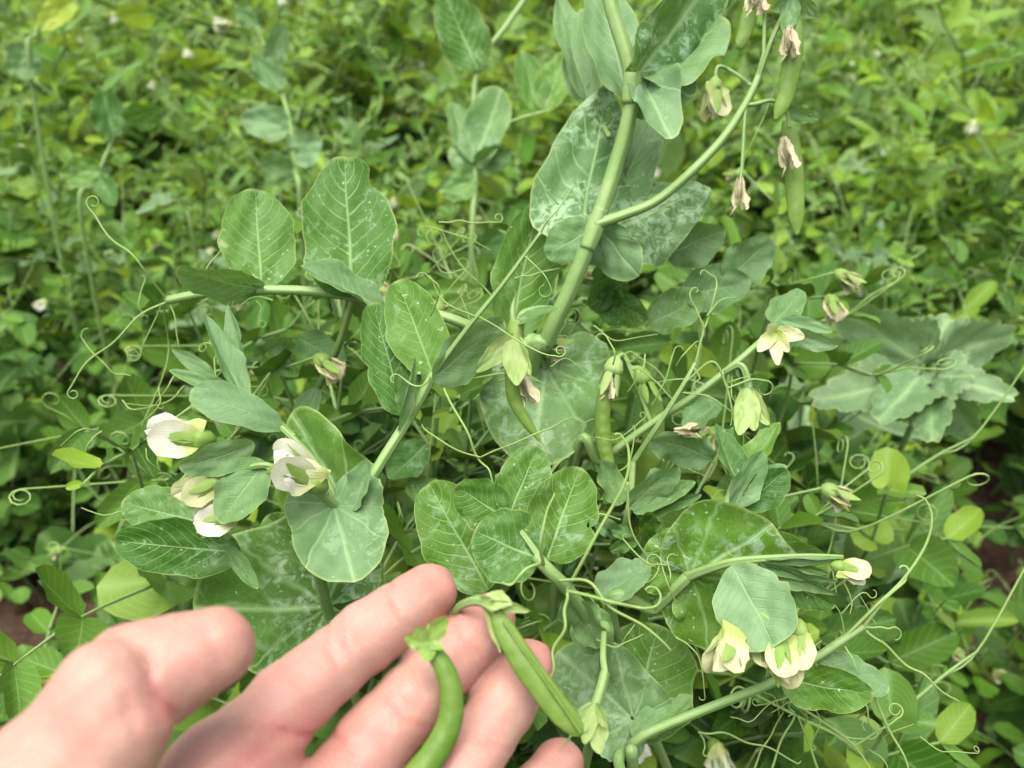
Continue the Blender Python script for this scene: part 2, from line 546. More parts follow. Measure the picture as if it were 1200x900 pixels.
def tube(path, radii, seg=8, flat=1.0, geo=None, tint=0.0, knots=0.0):
    path = np.asarray(path, float)
    n = len(path)
    rad = np.interp(np.linspace(0, 1, n), np.linspace(0, 1, len(radii)), radii)
    t, N, B = frames(path)
    a = np.linspace(0, 2 * math.pi, seg, endpoint=False)
    ring = 1 + 0.05 * np.cos(2 * a) + 0.07 * np.cos(4 * a) if seg > 6 else np.ones(seg)
    v = path[:, None, :] + (rad[:, None] * ring[None] * np.cos(a)[None])[..., None] * N[:, None, :] + (rad[:, None] * ring[None] * flat * np.sin(a)[None])[..., None] * B[:, None, :]
    f = [(i * seg + j, i * seg + (j + 1) % seg, (i + 1) * seg + (j + 1) % seg, (i + 1) * seg + j) for i in range(n - 1) for j in range(seg)]
    f += [tuple(range(seg - 1, -1, -1)), tuple((n - 1) * seg + k for k in range(seg))]
    uv = np.stack(np.meshgrid(np.linspace(0, 1, n), a / 6.2832, indexing='ij')[::-1], -1).reshape(-1, 2)
    g = geo or Geo()
    return g.add(v.reshape(-1, 3), f, uv, tint)


def coil(start, direction, axis, r0, turns, shrink=0.55, rise=0.3, n=26):
    """points of a closing curl that starts at a point heading in a direction"""
    d = Vector(direction).normalized()
    ax = Vector(axis)
    ax = (ax - d * ax.dot(d)).normalized()
    side = ax.cross(d)
    c = Vector(start) + side * r0
    pts = []
    for k in range(1, n + 1):
        u = k / n
        a = u * turns * 2 * math.pi
        r = r0 * (1 - (1 - shrink) * u)
        pts.append(c + (-side * math.cos(a) + d * math.sin(a)) * r + ax * rise * r0 * u * turns)
    return pts


# ------------------------------------------------------------------ scene tree helpers
WORLD = {}


def tag(o, label=None, cat=None, group=None, kind=None):
    for k, v in (('label', label), ('category', cat), ('group', group), ('kind', kind)):
        if v:
            o[k] = v
    return o


def thing(name, loc, label, cat, group=None):
    o = bpy.data.objects.new(name, None)
    o.empty_display_size = 0.02
    col.objects.link(o)
    o.location = loc
    WORLD[o.name] = Matrix.Translation(loc)
    return tag(o, label, cat, group)


def put(name, me, mat=None, parent=None):
    o = bpy.data.objects.new(name, me)
    col.objects.link(o)
    mat = mat or Matrix.Identity(4)
    WORLD[o.name] = mat
    o.matrix_basis = mat
    if parent is not None:
        o.parent = parent
        o.matrix_parent_inverse = WORLD[parent.name].inverted()
    return o


def frame_to(base, tip, roll=0.0, facing=None):
    """matrix at base, +Y to tip, +Z as near as can be to the camera, then rolled about Y (degrees)"""
    base, tip = Vector(base), Vector(tip)
    y = (tip - base).normalized()
    z = Vector(facing) if facing is not None else (CAM - (base + tip) / 2).normalized()
    z = (z - y * z.dot(y)).normalized()
    if roll:
        z = Quaternion(y, math.radians(roll)) @ z
    x = y.cross(z)
    m = Matrix((x, y, z)).transposed().to_4x4()
    m.translation = base
    return m


def px(w, d):
    return w * d / F


def pts(lst, d=None):
    """[(x, y, depth)] pixels to points; a missing depth keeps the one before"""
    out = []
    for q in lst:
        if len(q) > 2:
            d = q[2]
        out.append(P(q[0], q[1], d))
    return out


def local_mesh_tube(name, path, radii, mat, parent, seg=8, tint=0.0):
    o0 = Vector(path[0])
    p = np.asarray([tuple(q) for q in path], float) - np.array(o0)
    return put(name, tube(p, radii, seg, tint=tint).mesh(name, mat), Matrix.Translation(o0), parent)


SEED = [100]


def seed():
    SEED[0] += 1
    return SEED[0]


# ================================================================== THE GROUND
def ground_height(x, y):
    return 0.018 * math.sin(x * 7 + 1) * math.sin(y * 9) + 0.012 * math.sin(x * 23 + 2 * y) + 0.010 * math.sin(31 * y - 11 * x)


def build_ground():
    n = 150
    xs = np.linspace(-3.5, 3.5, n)
    ys = np.linspace(-1.5, 5.5, n)
    X, Y = np.meshgrid(xs, ys, indexing='ij')
    Z = 0.018 * np.sin(X * 7 + 1) * np.sin(Y * 9) + 0.012 * np.sin(X * 23 + 2 * Y) + 0.010 * np.sin(31 * Y - 11 * X)
    Z += rng.normal(0, 0.006, Z.shape)
    # the outermost rows run on flat to the horizon
    X[0], X[-1] = -150, 150
    Y[:, 0], Y[:, -1] = -150, 150
    Z[0] = Z[-1] = 0
    Z[:, 0] = Z[:, -1] = 0
    g = Geo().add(np.stack([X, Y, Z], -1).reshape(-1, 3), [(q[3], q[2], q[1], q[0]) for q in grid_faces(n, n)], np.stack([X, Y], -1).reshape(-1, 2))
    return tag(put('ground', g.mesh('ground', 'soil')), kind='structure')


def blob(r, sd, sub=2, squash=0.7):
    import bmesh
    bm = bmesh.new()
    bmesh.ops.create_icosphere(bm, subdivisions=sub, radius=1)
    q = random.Random(sd)
    a = [(Vector((q.gauss(0, 1), q.gauss(0, 1), q.gauss(0, 1))) * 2.2, q.uniform(0, 6)) for _ in range(6)]
    g = Geo()
    vs = []
    for v in bm.verts:
        k = 1 + 0.13 * sum(math.sin(v.co.dot(w) + p) for w, p in a) + q.uniform(-0.05, 0.05)
        c = v.co * r * k
        vs.append((c.x, c.y, c.z * squash))
    f = [tuple(v.index for v in fc.verts) for fc in bm.faces]
    bm.free()
    return g.add(vs, f, [(0, 0)] * len(vs))


ground = build_ground()
clod_meshes = [blob(1.0, 40 + k).mesh('soil_clod', 'soil') for k in range(6)]
for k in range(150):
    zone = k % 3
    if zone < 2:
        x, y = random.uniform(-0.95, -0.40), random.uniform(0.55, 1.0)
    else:
        x, y = random.uniform(0.30, 1.0), random.uniform(0.6, 1.2)
    s = random.choice([0.007, 0.010, 0.012, 0.016, 0.022])
    m = Matrix.Translation((x, y, ground_height(x, y) + s * 0.25)) @ Matrix.Rotation(random.uniform(0, 6.28), 4, 'Z') @ Matrix.Rotation(random.uniform(-.5, .5), 4, 'X') @ Matrix.Scale(s, 4)
    put('soil_clod', clod_meshes[k % 6], m, ground)

# ================================================================== PEA PLANT PIECES
STIP = [(-165, 0.30), (-130, 0.46), (-95, 0.50), (-60, 0.56), (-30, 0.75), (-10, 0.96), (0, 1.0), (12, 0.92), (40, 0.55), (70, 0.36), (100, 0.26), (130, 0.18)]


def stip_profile(L, mirror=False, width=1.0):
    pr = [(a, r * L * (width if abs(a) > 25 else 1)) for a, r in STIP]
    if mirror:
        pr = [(-a, r) for a, r in reversed(pr)]
    return pr


def petals(kind, s=1.0, sd=0, opened=0.4):
    """petal meshes of one pea flower, +Y away from the stalk, +Z to the upper (standard) side; returns [(name, Geo, material)]"""
    out = []
    mt = 'petal' if kind == 'white' else 'cream'
    L = 0.022 * s
    std = leaflet(L, L * 1.5, 0.42, 0.42, 18, 17, fold=-1.32 + opened * 0.7, curl=-0.5, wave=0.10, seed=sd, rough=0.05, soft=0.35)
    std.v = [v + np.array((0, 0.003 * s, 0.0075 * s)) for v in std.v]
    out.append(('standard_petal', std, mt))
    for sg in (-1, 1):
        w = leaflet(L * 0.92, L * 0.66, 0.5, 0.4, 12, 9, fold=0.3, curl=0.5, wave=0.05, seed=sd + sg, soft=0.4)
        m = Matrix.Translation((sg * 0.0024 * s, 0.004 * s, 0.0005 * s)) @ Matrix.Rotation(sg * 1.25, 4, 'Y')
        out.append(('wing_petal', Geo().xadd(w, m), mt))
    k = tube(spline([(0, .003 * s, 0), (0, .010 * s, -.003 * s), (0, .017 * s, -.001 * s), (0, .020 * s, .004 * s)], 10), [.001 * s, .0035 * s, .003 * s, .0008 * s], 8, 0.6)
    out.append(('keel', k, 'pale_sepal'))
    return out


def calyx_geo(s=1.0, n=5, spread=0.35, L=0.011, wide=0.0042, sd=0, cup=0.0042):
    g = Geo()
    tube([(0, -.001 * s, 0), (0, 0.001 * s, 0), (0, 0.004 * s, 0), (0, 0.0065 * s, 0)], [.0012 * s, cup * 0.75 * s, cup * s, cup * 0.95 * s], 10, geo=g)
    for k in range(n):
        a = 6.2832 * k / n + 0.4
        lf = leaflet(L * s * (0.9 + 0.25 * ((k * 37 + sd) % 5) / 5), wide * s, 0.35, 0.75, 6, 5, fold=0.35, curl=-0.5 * spread, wave=0.05, seed=sd + k)
        m = Matrix.Rotation(a, 4, 'Y') @ Matrix.Translation((0, 0.005 * s, cup * 0.9 * s)) @ Matrix.Rotation(spread, 4, 'X') @ Matrix.Rotation(math.pi, 4, 'Y')
        g.xadd(lf, m)
    return g


def flower(parent, base, tip, roll, kind='white', size=1.0, opened=0.4, calyx_spread=0.2, facing=None):
    sd = seed()
    m = frame_to(base, tip, roll, facing)
    c = put('flower', calyx_geo(size * 1.1, spread=calyx_spread, L=.0145, wide=.0062, sd=sd).mesh('calyx', 'sepal'), m, parent)
    for nm, g, mt in petals(kind, size, sd, opened):
        put(nm, g.mesh(nm, mt), m, c)
    return c


def withered(parent, base, tip, size=1.0, mat='dry', roll=0.0):
    """a shrivelled flower: three crumpled petals wrapped round each other with a thread of style"""
    sd = seed()
    m = frame_to(base, tip, roll)
    L = (Vector(tip) - Vector(base)).length
    g = Geo()
    for k in range(5):
        lf = leaflet(L * (0.72 + 0.09 * k), L * (0.30 + .05 * k) * size, 0.6, 0.3, 14, 11, fold=0.75, curl=0.30 * (k - 2), wave=0.22, seed=sd + k, rough=0.16, soft=.3)
        g.xadd(lf, Matrix.Rotation(k * 1.35, 4, 'Y') @ Matrix.Translation((0, 0, 0.0012)))
    o = put('withered_flower', g.mesh('withered_flower', mat), m, parent)
    st = tube(spline([(0, L * .9, 0), (.001, L * 1.05, .001), (.002, L * 1.2, 0)], 6), [.0005, .0002], 5)
    put('style', st.mesh('style', 'dry'), m, o)
    return o


def pod_geo(path, half_w, thick=0.45, seeds=6, facing=None, sd=0, end=0.0):
    """flattened pod along a path; half_w: [(t, half width)]"""
    path = np.asarray([tuple(q) for q in path], float)
    n = 40
    path = spline(path, n)
    t = np.gradient(path, axis=0)
    t /= np.linalg.norm(t, axis=1)[:, None]
    fc = np.array(facing if facing is not None else tuple((CAM - Vector(path[n // 2])).normalized()))
    B = fc[None] - t * (t @ fc)[:, None]
    B /= np.linalg.norm(B, axis=1)[:, None]
    N = np.cross(t, B)
    u = np.linspace(0, 1, n)
    w = np.interp(u, [q[0] for q in half_w], [q[1] for q in half_w])
    k = np.array([.25, .5, .25])
    for _ in range(3):
        w[1:-1] = np.convolve(w, k, 'valid')
    seg = 20
    a = np.linspace(0, 2 * math.pi, seg, endpoint=False)
    wm = max(q[1] for q in half_w)
    sw = np.abs(np.sin(u * math.pi * seeds)) ** 1.5 * np.clip(w / wm - 0.4, 0, 1)
    th = thick * (w[:, None] * 0.8 + wm * 0.12 * np.clip(w / wm, 0, 1)[:, None]) * (1 + 0.32 * sw[:, None] * np.exp(-(np.cos(a)[None] / 0.55) ** 2))
    ca, sa = np.cos(a)[None], np.sin(a)[None]
    prof = np.sign(sa) * np.abs(sa) ** 1.1
    rid = 1 + 0.10 * np.exp(-((np.abs(ca) - 1) / 0.06) ** 2)
    v = path[:, None] + (w[:, None] * ca * rid)[..., None] * N[:, None] + (th * prof)[..., None] * B[:, None]
    f = [(i * seg + j, i * seg + (j + 1) % seg, (i + 1) * seg + (j + 1) % seg, (i + 1) * seg + j) for i in range(n - 1) for j in range(seg)]
    f += [tuple(range(seg - 1, -1, -1)), tuple((n - 1) * seg + q for q in range(seg))]
    uv = np.stack(np.meshgrid(u, a / 6.2832, indexing='ij')[::-1], -1).reshape(-1, 2)
    return Geo().add(v.reshape(-1, 3), f, uv), path


# ================================================================== HERO PLANT HELPERS
def hero_leaf(plant, b, t, w, roll=0, kind='leaf', bloom=0.0, tint=None, fold=0.25, curl=0.25, wave=0.09, name=None, mirror=False, a=0.42, bb=0.5, notch=0.0, rough=0.02, teeth=0.05, facing=None, label=None):
    """b, t = (x, y, depth) of base and tip; w = full width in pixels"""
    B, T = P(*b), P(*t)
    L = (T - B).length
    d = (b[2] + t[2]) / 2
    W = px(w, d)
    # the arc shortens the chord: lengthen to keep the tip in place
    if abs(curl) > 1e-3:
        L = L * (curl / 2) / math.sin(curl / 2)
    m = frame_to(B, T, roll, facing)
    m = m @ Matrix.Rotation(-curl / 2, 4, 'X')
    sd = seed()
    tint = random.random() if tint is None else tint
    wave, rough = wave * 1.7, rough + 0.03
    point = 0.35 if kind == 'leaf' else 0
    if kind == 'leaf':
        g = leaflet(L, W, a, bb, 24, 15, fold, curl, wave, sd, tint, bloom, notch, point=point, rough=rough)
        mt = 'leaf'
    elif kind == 'stipule':
        pr = stip_profile(L, mirror)
        wide = max(abs(r * math.sin(math.radians(q))) for q, r in pr)
        pr = [(q, r * (W * 0.62 / wide if abs(q) > 22 else 1)) for q, r in pr]
        g = fan_leaf(pr, 9, 57, fold, curl, wave, sd, teeth, tint, bloom, rough=rough)
        mt = 'stipule'
    else:   # heart: both sides wide, clasping the stem
        R = W / 2
        pr = [(-168, R * .35), (-140, R * .85), (-100, R * 1.0), (-65, R * 1.0), (-35, max(R * .95, L * .8)), (-12, L * .97), (0, L), (12, L * .97), (35, max(R * .95, L * .8)), (65, R), (100, R * 1.0), (140, R * .85), (168, R * .35)]
        g = fan_leaf(pr, 9, 61, fold, curl, wave, sd, teeth, tint, bloom, rough=rough)
        mt = 'stipule'
    o = put(name or ('stipule' if kind != 'leaf' else 'leaf'), g.mesh('leaf', mt), m, plant)
    if label:
        o['label'] = label
    return o


def stem(plant, lst, r0, r1, name='stem', seg=12, n=None, mat='stem'):
    p = spline(pts(lst), n or 10 * len(lst))
    return local_mesh_tube(name, p, [r0, (r0 + r1) / 2, r1], mat, plant, seg)


def tendril(plant, lst, r=0.0007, curl=None, name='tendril', taper=0.5):
    """lst pixels; curl = (radius in px, turns, +1/-1 side)"""
    p = pts(lst)
    r = r * 0.62
    s = spline(p, 12 * len(lst))
    qq = random.Random(len(lst) * 31 + int(lst[0][0]) + int(lst[-1][1]))
    tt = np.linspace(0, 1, len(s))
    for _ in range(3):
        dv = np.array([qq.gauss(0, 1) for _ in range(3)])
        s = s + (min(0.0005, 0.008 * np.linalg.norm(s[-1] - s[0])) * np.sin(tt * qq.uniform(5, 15) + qq.uniform(0, 6)) * np.sin(math.pi * tt))[:, None] * dv[None]
    if curl:
        rp, turns, side = curl
        rp, turns = rp * qq.uniform(.7, 1.3), turns * qq.uniform(.6, 1.1)
        d = lst[-1][2] if len(lst[-1]) > 2 else [q for q in lst if len(q) > 2][-1][2]
        dirn = Vector(s[-1] - s[-2])
        c = coil(s[-1], dirn, (CAM - Vector(s[-1])).normalized() * side + Vector((0.2, 0.1, 0.3)), px(rp, d), turns, n=int(16 * turns) + 8)
        s = np.vstack([s, [tuple(q) for q in c]])
    return local_mesh_tube(name, s, [r, r * 0.85, r * taper], 'tendril', plant, 6)


def to_ground(lst, gx, gy):
    """continue a pixel path down to a root on the ground"""
    p = pts(lst)
    end = Vector((gx, gy, ground_height(gx, gy)))
    mid = (p[-1] + end) / 2 + Vector((random.uniform(-.03, .03), random.uniform(-.03, .03), -0.03))
    return p + [mid, end]


def rooted_stem(plant, lst, root, r0, r1, seg=12):
    p = spline(to_ground(lst, *root), 12 * (len(lst) + 2))
    return local_mesh_tube('stem', p, [r0, r0 * .8 + r1 * .2, r1], 'stem', plant, seg)


def rooted(name, root, label, cat='pea plant', group='pea plants in front'):
    return thing(name, Vector((root[0], root[1], ground_height(*root))), label, cat, group)


# ================================================================== PEA PLANTS IN FRONT (each a thing with its own parts)
# --- tall plant with the thick stem, upper middle of the picture
R1 = (0.03, 0.52)
h1 = rooted('pea_plant', R1, 'tall pea plant with thick upright pale stem and ripening pods hanging from its side branch')
rooted_stem(h1, [(706, -60, .415), (716, 5, .415), (741, 92, .415), (736, 142, .417), (718, 205, .42), (697, 266, .42), (672, 330, .425), (642, 398, .435), (618, 478, .47)], R1, 0.0033, 0.0041, 14)
for nd in ([(742, 74, .415), (741, 94), (737, 122)], [(705, 244, .419), (697, 267, .42), (688, 292)]):
    local_mesh_tube('stem_node', spline(pts(nd), 16), [.0030, .0037, .0041, .0038, .0032], 'stem', h1, 14)
stem(h1, [(697, 263, .418), (730, 252), (768, 236), (806, 205, .415), (845, 165), (872, 125), (888, 92), (897, 62)], 0.0022, 0.0014, 'branch')
hero_leaf(h1, (676, 300, .430), (714, 98, .455), 124, 14, 'leaf', 0.30, 0.1, fold=-0.22, curl=0.25, wave=0.10, a=.42, bb=.72, name='stipule', rough=.05).data.materials[0] = M['stipule_mottled']
hero_leaf(h1, (699, 268, .436), (770, 128, .48), 70, -20, 'leaf', 0.55, 0.2, fold=0.2, curl=0.3)
hero_leaf(h1, (696, 276, .430), (832, 218, .448), 112, -22, 'leaf', 0.40, 0.2, fold=-0.28, curl=0.3, wave=0.12, a=.32, bb=.6, name='stipule', rough=.05).data.materials[0] = M['stipule_mottled']
hero_leaf(h1, (706, 272, .428), (752, 322, .425), 62, 25, 'stipule', 0.85, 0.3, fold=0.2, curl=-0.3, wave=0.14, mirror=True, teeth=0.12)
hero_leaf(h1, (694, 268, .425), (640, 300, .43), 55, 10, 'leaf', 0.6, 0.4, fold=0.1, curl=-0.4)
hero_leaf(h1, (750, 84, .413), (840, -45, .42), 100, 35, 'stipule', 0.25, 0.75, fold=0.35, curl=-0.25, wave=0.07, mirror=True)
hero_leaf(h1, (748, 88, .416), (852, 22, .42), 95, -35, 'leaf', 0.75, 0.3, fold=0.15, curl=0.45, wave=0.10)
hero_leaf(h1, (752, 88, .418), (790, 163, .40), 62, -25, 'stipule', 0.85, 0.2, fold=0.45, curl=0.4, wave=0.12)
hero_leaf(h1, (736, 118, .43), (700, -30, .46), 72, 18, 'leaf', 0.8, 0.2, fold=0.3, curl=0.2)
hero_leaf(h1, (690, 120, .47), (655, -5, .48), 50, 30, 'leaf', 0.8, 0.2, fold=0.45, curl=0.2)
hero_leaf(h1, (678, 118, .475), (683, 10, .49), 42, -20, 'leaf', 0.7, 0.2, fold=0.45, curl=0.2)
stem(h1, [(714, 160, .44), (697, 130, .475), (684, 115, .48)], 0.0012, 0.0010, 'petiole')
# pods and dried flowers on the branch
def pod(plant, lst, half, thick=.42, seeds=7, name='pod', mat='pod', facing=None, label=None):
    g, p = pod_geo(pts(lst), half, thick, seeds, facing)
    o = put(name, g.mesh('pod', mat), None, plant)
    if label:
        o['label'] = label
    return o
stem(h1, [(888, 92, .415), (905, 45, .41), (921, 12), (931, -4)], 0.0011, 0.0009, 'pedicel')
pod(h1, [(932, 10, .405), (930, 60), (921, 110), (908, 141)], [(0, .0018), (.15, .0032), (.5, .0040), (.85, .0028), (1, .0005)])
withered(h1, P(925, 30, .40), P(921, 68, .40), 1.0)
for t, r in (((958, 20), 30), ((905, 12), -30), ((920, 40), 0)):
    hero_leaf(h1, (930, -5, .405), (*t, .402), 24, r, 'leaf', 0.5, .7, fold=.3, curl=.5, name='sepal')
stem(h1, [(872, 123, .415), (885, 122), (905, 118), (921, 128), (925, 150)], 0.0010, 0.0008, 'pedicel')
pod(h1, [(922, 140, .425), (928, 175), (932, 230), (934, 276)], [(0, .002), (.15, .0034), (.5, .0040), (.85, .0034), (1, .0006)])
hero_leaf(h1, (920, 128, .415), (958, 140, .41), 22, 20, 'leaf', 0.5, .5, fold=.4, curl=.4, name='sepal')
withered(h1, P(918, 160, .418), P(921, 200, .418), 0.9)
stem(h1, [(874, 122, .415), (872, 150), (870, 190), (868, 210)], 0.0009, 0.0008, 'pedicel')
withered(h1, P(868, 208, .415), P(862, 246, .415), 0.7)
pod(h1, [(880, 0, .415), (876, 25), (868, 50), (862, 56)], [(0, .002), (.3, .0035), (.8, .0022), (1, .0005)], seeds=4)
withered(h1, P(888, -22, .415), P(880, 16, .412), 1.2)
stem(h1, [(895, 66, .415), (897, -30, .415)], 0.0009, 0.0008, 'pedicel')
flower(h1, P(838, 92, .475), P(838, 145, .475), 40, 'cream', 0.9, 0.2)
stem(h1, [(838, 95, .475), (842, 78), (860, 85), (880, 100, .42)], 0.0009, 0.0009, 'pedicel')
tendril(h1, [(893, 70, .42), (905, 95), (903, 120), (880, 170), (850, 250, .44)], 0.0005, (7, 1.2, 1))

# --- sprawling plant with the level stem, left of the middle
R2 = (0.06, 0.56)
h2 = rooted('pea_plant', R2, 'pea plant with long level stem and two broad dark upright leaves')
rooted_stem(h2, [(196, 352, .435), (240, 344, .43), (300, 340, .425), (360, 341), (430, 350), (485, 362), (540, 378), (600, 410, .44), (640, 462, .48)], R2, 0.0019, 0.0028)
hero_leaf(h2, (306, 337, .423), (299, 222, .432), 90, 6, 'leaf', 0.10, 0.15, fold=0.12, curl=0.15, wave=0.05, a=.45, bb=.42)
hero_leaf(h2, (413, 349, .420), (403, 182, .432), 112, -6, 'leaf', 0.0, 0.05, fold=0.14, curl=0.18, wave=0.07, a=.38, bb=.45, notch=.28)
hero_leaf(h2, (308, 338, .424), (206, 316, .405), 62, -48, 'leaf', 0.45, 0.5, fold=0.25, curl=-0.25)
hero_leaf(h2, (447, 364, .419), (352, 312, .412), 56, 52, 'leaf', 0.55, 0.4, fold=0.55, curl=-0.2)
hero_leaf(h2, (415, 350, .43), (470, 395, .45), 40, 30, 'leaf', 0.3, 0.4, fold=0.4, curl=0.3)
tendril(h2, [(196, 352, .435), (165, 310, .42), (135, 285), (112, 255), (102, 240)], 0.0008, (7, 0.9, -1))
tendril(h2, [(200, 352, .435), (160, 372, .43), (125, 405), (98, 432), (80, 458)], 0.0008, (5, 1.1, 1))
tendril(h2, [(198, 354, .435), (205, 372), (207, 392), (210, 408)], 0.0006)
tendril(h2, [(190, 356, .435), (170, 400, .44), (164, 418)], 0.0006, (6, 1.3, -1))
tendril(h2, [(192, 356, .435), (196, 400, .45), (190, 440), (165, 500), (150, 530)], 0.0007)
stem(h2, [(413, 352, .425), (395, 410, .45), (375, 450, .48), (355, 500, .52)], 0.0016, 0.0016, 'branch')
hero_leaf(h2, (372, 455, .48), (345, 515, .47), 34, 30, 'leaf', 0.7, 0.4, fold=0.5)
tendril(h2, [(320, 352, .42), (305, 348), (290, 352), (280, 360)], 0.0006, (7, 0.8, -1))
tendril(h2, [(300, 352, .42), (306, 360), (303, 372), (302, 378)], 0.0005, (4, 1.2, 1))

# --- plant with white flowers, left
R3 = (-0.10, 0.47)
h3 = rooted('pea_plant', R3, 'pea plant with white open flowers and pale waxy leaves above the thumb')
rooted_stem(h3, [(508, 438, .372), (492, 468, .37), (478, 492), (452, 533, .365), (424, 577, .36), (398, 598, .358), (386, 650, .372), (384, 715, .39)], R3, 0.0018, 0.0028)
stem(h3, [(508, 438, .372), (545, 388, .365), (590, 332, .36), (634, 272, .355)], 0.0011, 0.0006, 'leaf_stalk')
hero_leaf(h3, (474, 486, .378), (437, 354, .385), 66, 14, 'leaf', 0.06, 0.05, fold=0.18, curl=0.15, wave=0.06, a=.4, bb=.45)
hero_leaf(h3, (506, 436, .374), (466, 328, .382), 72, -8, 'leaf', 0.04, 0.08, fold=0.16, curl=0.2, wave=0.06, a=.4, bb=.45)
hero_leaf(h3, (508, 446, .370), (592, 376, .38), 66, 38, 'leaf', 0.68, 0.4, fold=0.2, curl=0.35)
hero_leaf(h3, (466, 505, .366), (487, 418, .362), 24, 55, 'leaf', 0.6, 0.4, fold=0.7, curl=0.1, a=.5, bb=.8)
hero_leaf(h3, (478, 480, .372), (470, 430, .366), 30, -30, 'leaf', 0.3, 0.5, fold=0.5, curl=0.3)
hero_leaf(h3, (392, 592, .352), (415, 684, .335), 122, 0, 'heart', 0.72, 0.3, fold=0.14, curl=0.30, wave=0.10, label='pale waxy stipule clasping the stem')
hero_leaf(h3, (412, 598, .352), (432, 538, .350), 40, -38, 'leaf', 0.80, 0.3, fold=0.55, curl=0.5)
hero_leaf(h3, (404, 594, .37), (343, 484, .385), 92, -22, 'stipule', 0.10, 0.2, fold=0.3, curl=0.25, wave=0.12, mirror=True)
hero_leaf(h3, (382, 712, .395), (226, 714, .375), 172, 12, 'stipule', 0.06, 0.3, fold=0.12, curl=0.2, wave=0.08, mirror=True)
hero_leaf(h3, (384, 706, .40), (310, 606, .42), 92, -25, 'leaf', 0.06, 0.25, fold=0.2, curl=0.25)
hero_leaf(h3, (386, 705, .40), (448, 640, .43), 80, 30, 'leaf', 0.1, 0.25, fold=0.2, curl=0.25)
hero_leaf(h3, (282, 648, .362), (131, 634, .355), 72, -14, 'leaf', 0.0, 0.35, fold=0.2, curl=0.2, wave=0.06, a=.5, bb=.5)
hero_leaf(h3, (236, 612, .385), (143, 588, .385), 66, 10, 'leaf', 0.15, 0.1, fold=0.15, curl=0.2)
hero_leaf(h3, (334, 503, .366), (222, 462, .348), 56, 28, 'leaf', 0.95, 0.4, fold=0.22, curl=-0.55, wave=0.07, a=.75, bb=.4, label='pale waxy leaf arching over the white flowers')
hero_leaf(h3, (288, 470, .375), (238, 366, .38), 40, 40, 'leaf', 0.75, 0.4, fold=0.55, curl=0.2, a=.5, bb=.75)
hero_leaf(h3, (290, 462, .382), (267, 356, .388), 34, -38, 'leaf', 0.7, 0.4, fold=0.55, curl=0.1, a=.5, bb=.7)
hero_leaf(h3, (252, 442, .385), (202, 410, .38), 20, 10, 'leaf', 0.8, 0.4, fold=0.4, curl=0.3, a=.5, bb=.6)
hero_leaf(h3, (278, 460, .382), (198, 434, .376), 24, 18, 'leaf', 0.8, 0.4, fold=0.5, curl=0.3, a=.5, bb=.6)
stem(h3, [(398, 594, .358), (372, 545, .362), (345, 515), (318, 490, .37), (290, 464, .38), (275, 440, .39)], 0.0014, 0.0009, 'leaf_stalk')
stem(h3, [(345, 512, .362), (325, 492, .375), (300, 470, .385)], 0.0010, 0.0009, 'leaf_stalk')
hero_leaf(h3, (298, 520, .345), (210, 548, .335), 46, -25, 'leaf', 0.8, 0.4, fold=0.35, curl=-0.4, a=.55, bb=.5)
hero_leaf(h3, (310, 540, .342), (256, 612, .335), 62, 20, 'leaf', 0.55, 0.1, fold=0.25, curl=0.3)
stem(h3, [(398, 596, .355), (372, 576, .345), (345, 560), (310, 545, .34), (275, 555, .345), (258, 565)], 0.0015, 0.0009, 'flower_stalk')
stem(h3, [(300, 545, .342), (270, 530, .345), (245, 520, .345)], 0.0009, 0.0009, 'pedicel')
flower(h3, P(250, 516, .345), P(166, 512, .335), 72, 'white', 1.0, 0.0, 0.05)
flower(h3, P(380, 572, .343), P(298, 522, .328), 58, 'white', 1.02, 0.22, 0.12)
flower(h3, P(262, 560, .345), P(200, 592, .333), 70, 'cream', 0.78, 0.0, 0.12)
flower(h3, P(292, 596, .345), P(222, 620, .338), 75, 'white', 0.85, 0.05, 0.1)
hero_leaf(h3, (266, 640, .352), (302, 690, .345), 22, 0, 'leaf', 0.4, 0.7, fold=0.4, curl=0.3)
tendril(h3, [(505, 440, .372), (495, 452, .36), (478, 448), (468, 440)], 0.0007, (8, 0.6, 1))
tendril(h3, [(520, 455, .37), (545, 505, .362), (562, 535), (575, 560, .36), (588, 595)], 0.0009, None)
tendril(h3, [(563, 536, .362), (530, 525, .358), (500, 505), (494, 497)], 0.0006)
tendril(h3, [(563, 536, .362), (605, 518, .355), (645, 500), (668, 490)], 0.0006, (5, .5, -1))
tendril(h3, [(634, 272, .355), (645, 255, .352), (662, 232), (672, 218)], 0.0006, (4, .4, 1))
tendril(h3, [(655, 240, .352), (640, 222, .35), (630, 205)], 0.0005)
tendril(h3, [(615, 300, .357), (636, 320, .355), (645, 335)], 0.0005, (9, 1.1, -1))
tendril(h3, [(505, 370, .37), (515, 340, .36), (500, 322, .36)], 0.0006, (10, .4, 1))
tendril(h3, [(560, 370, .363), (590, 388), (625, 410, .355), (655, 418)], 0.0006, (6, 1.0, 1))
tendril(h3, [(560, 372, .363), (530, 360, .36), (515, 345), (503, 322)], 0.0006)

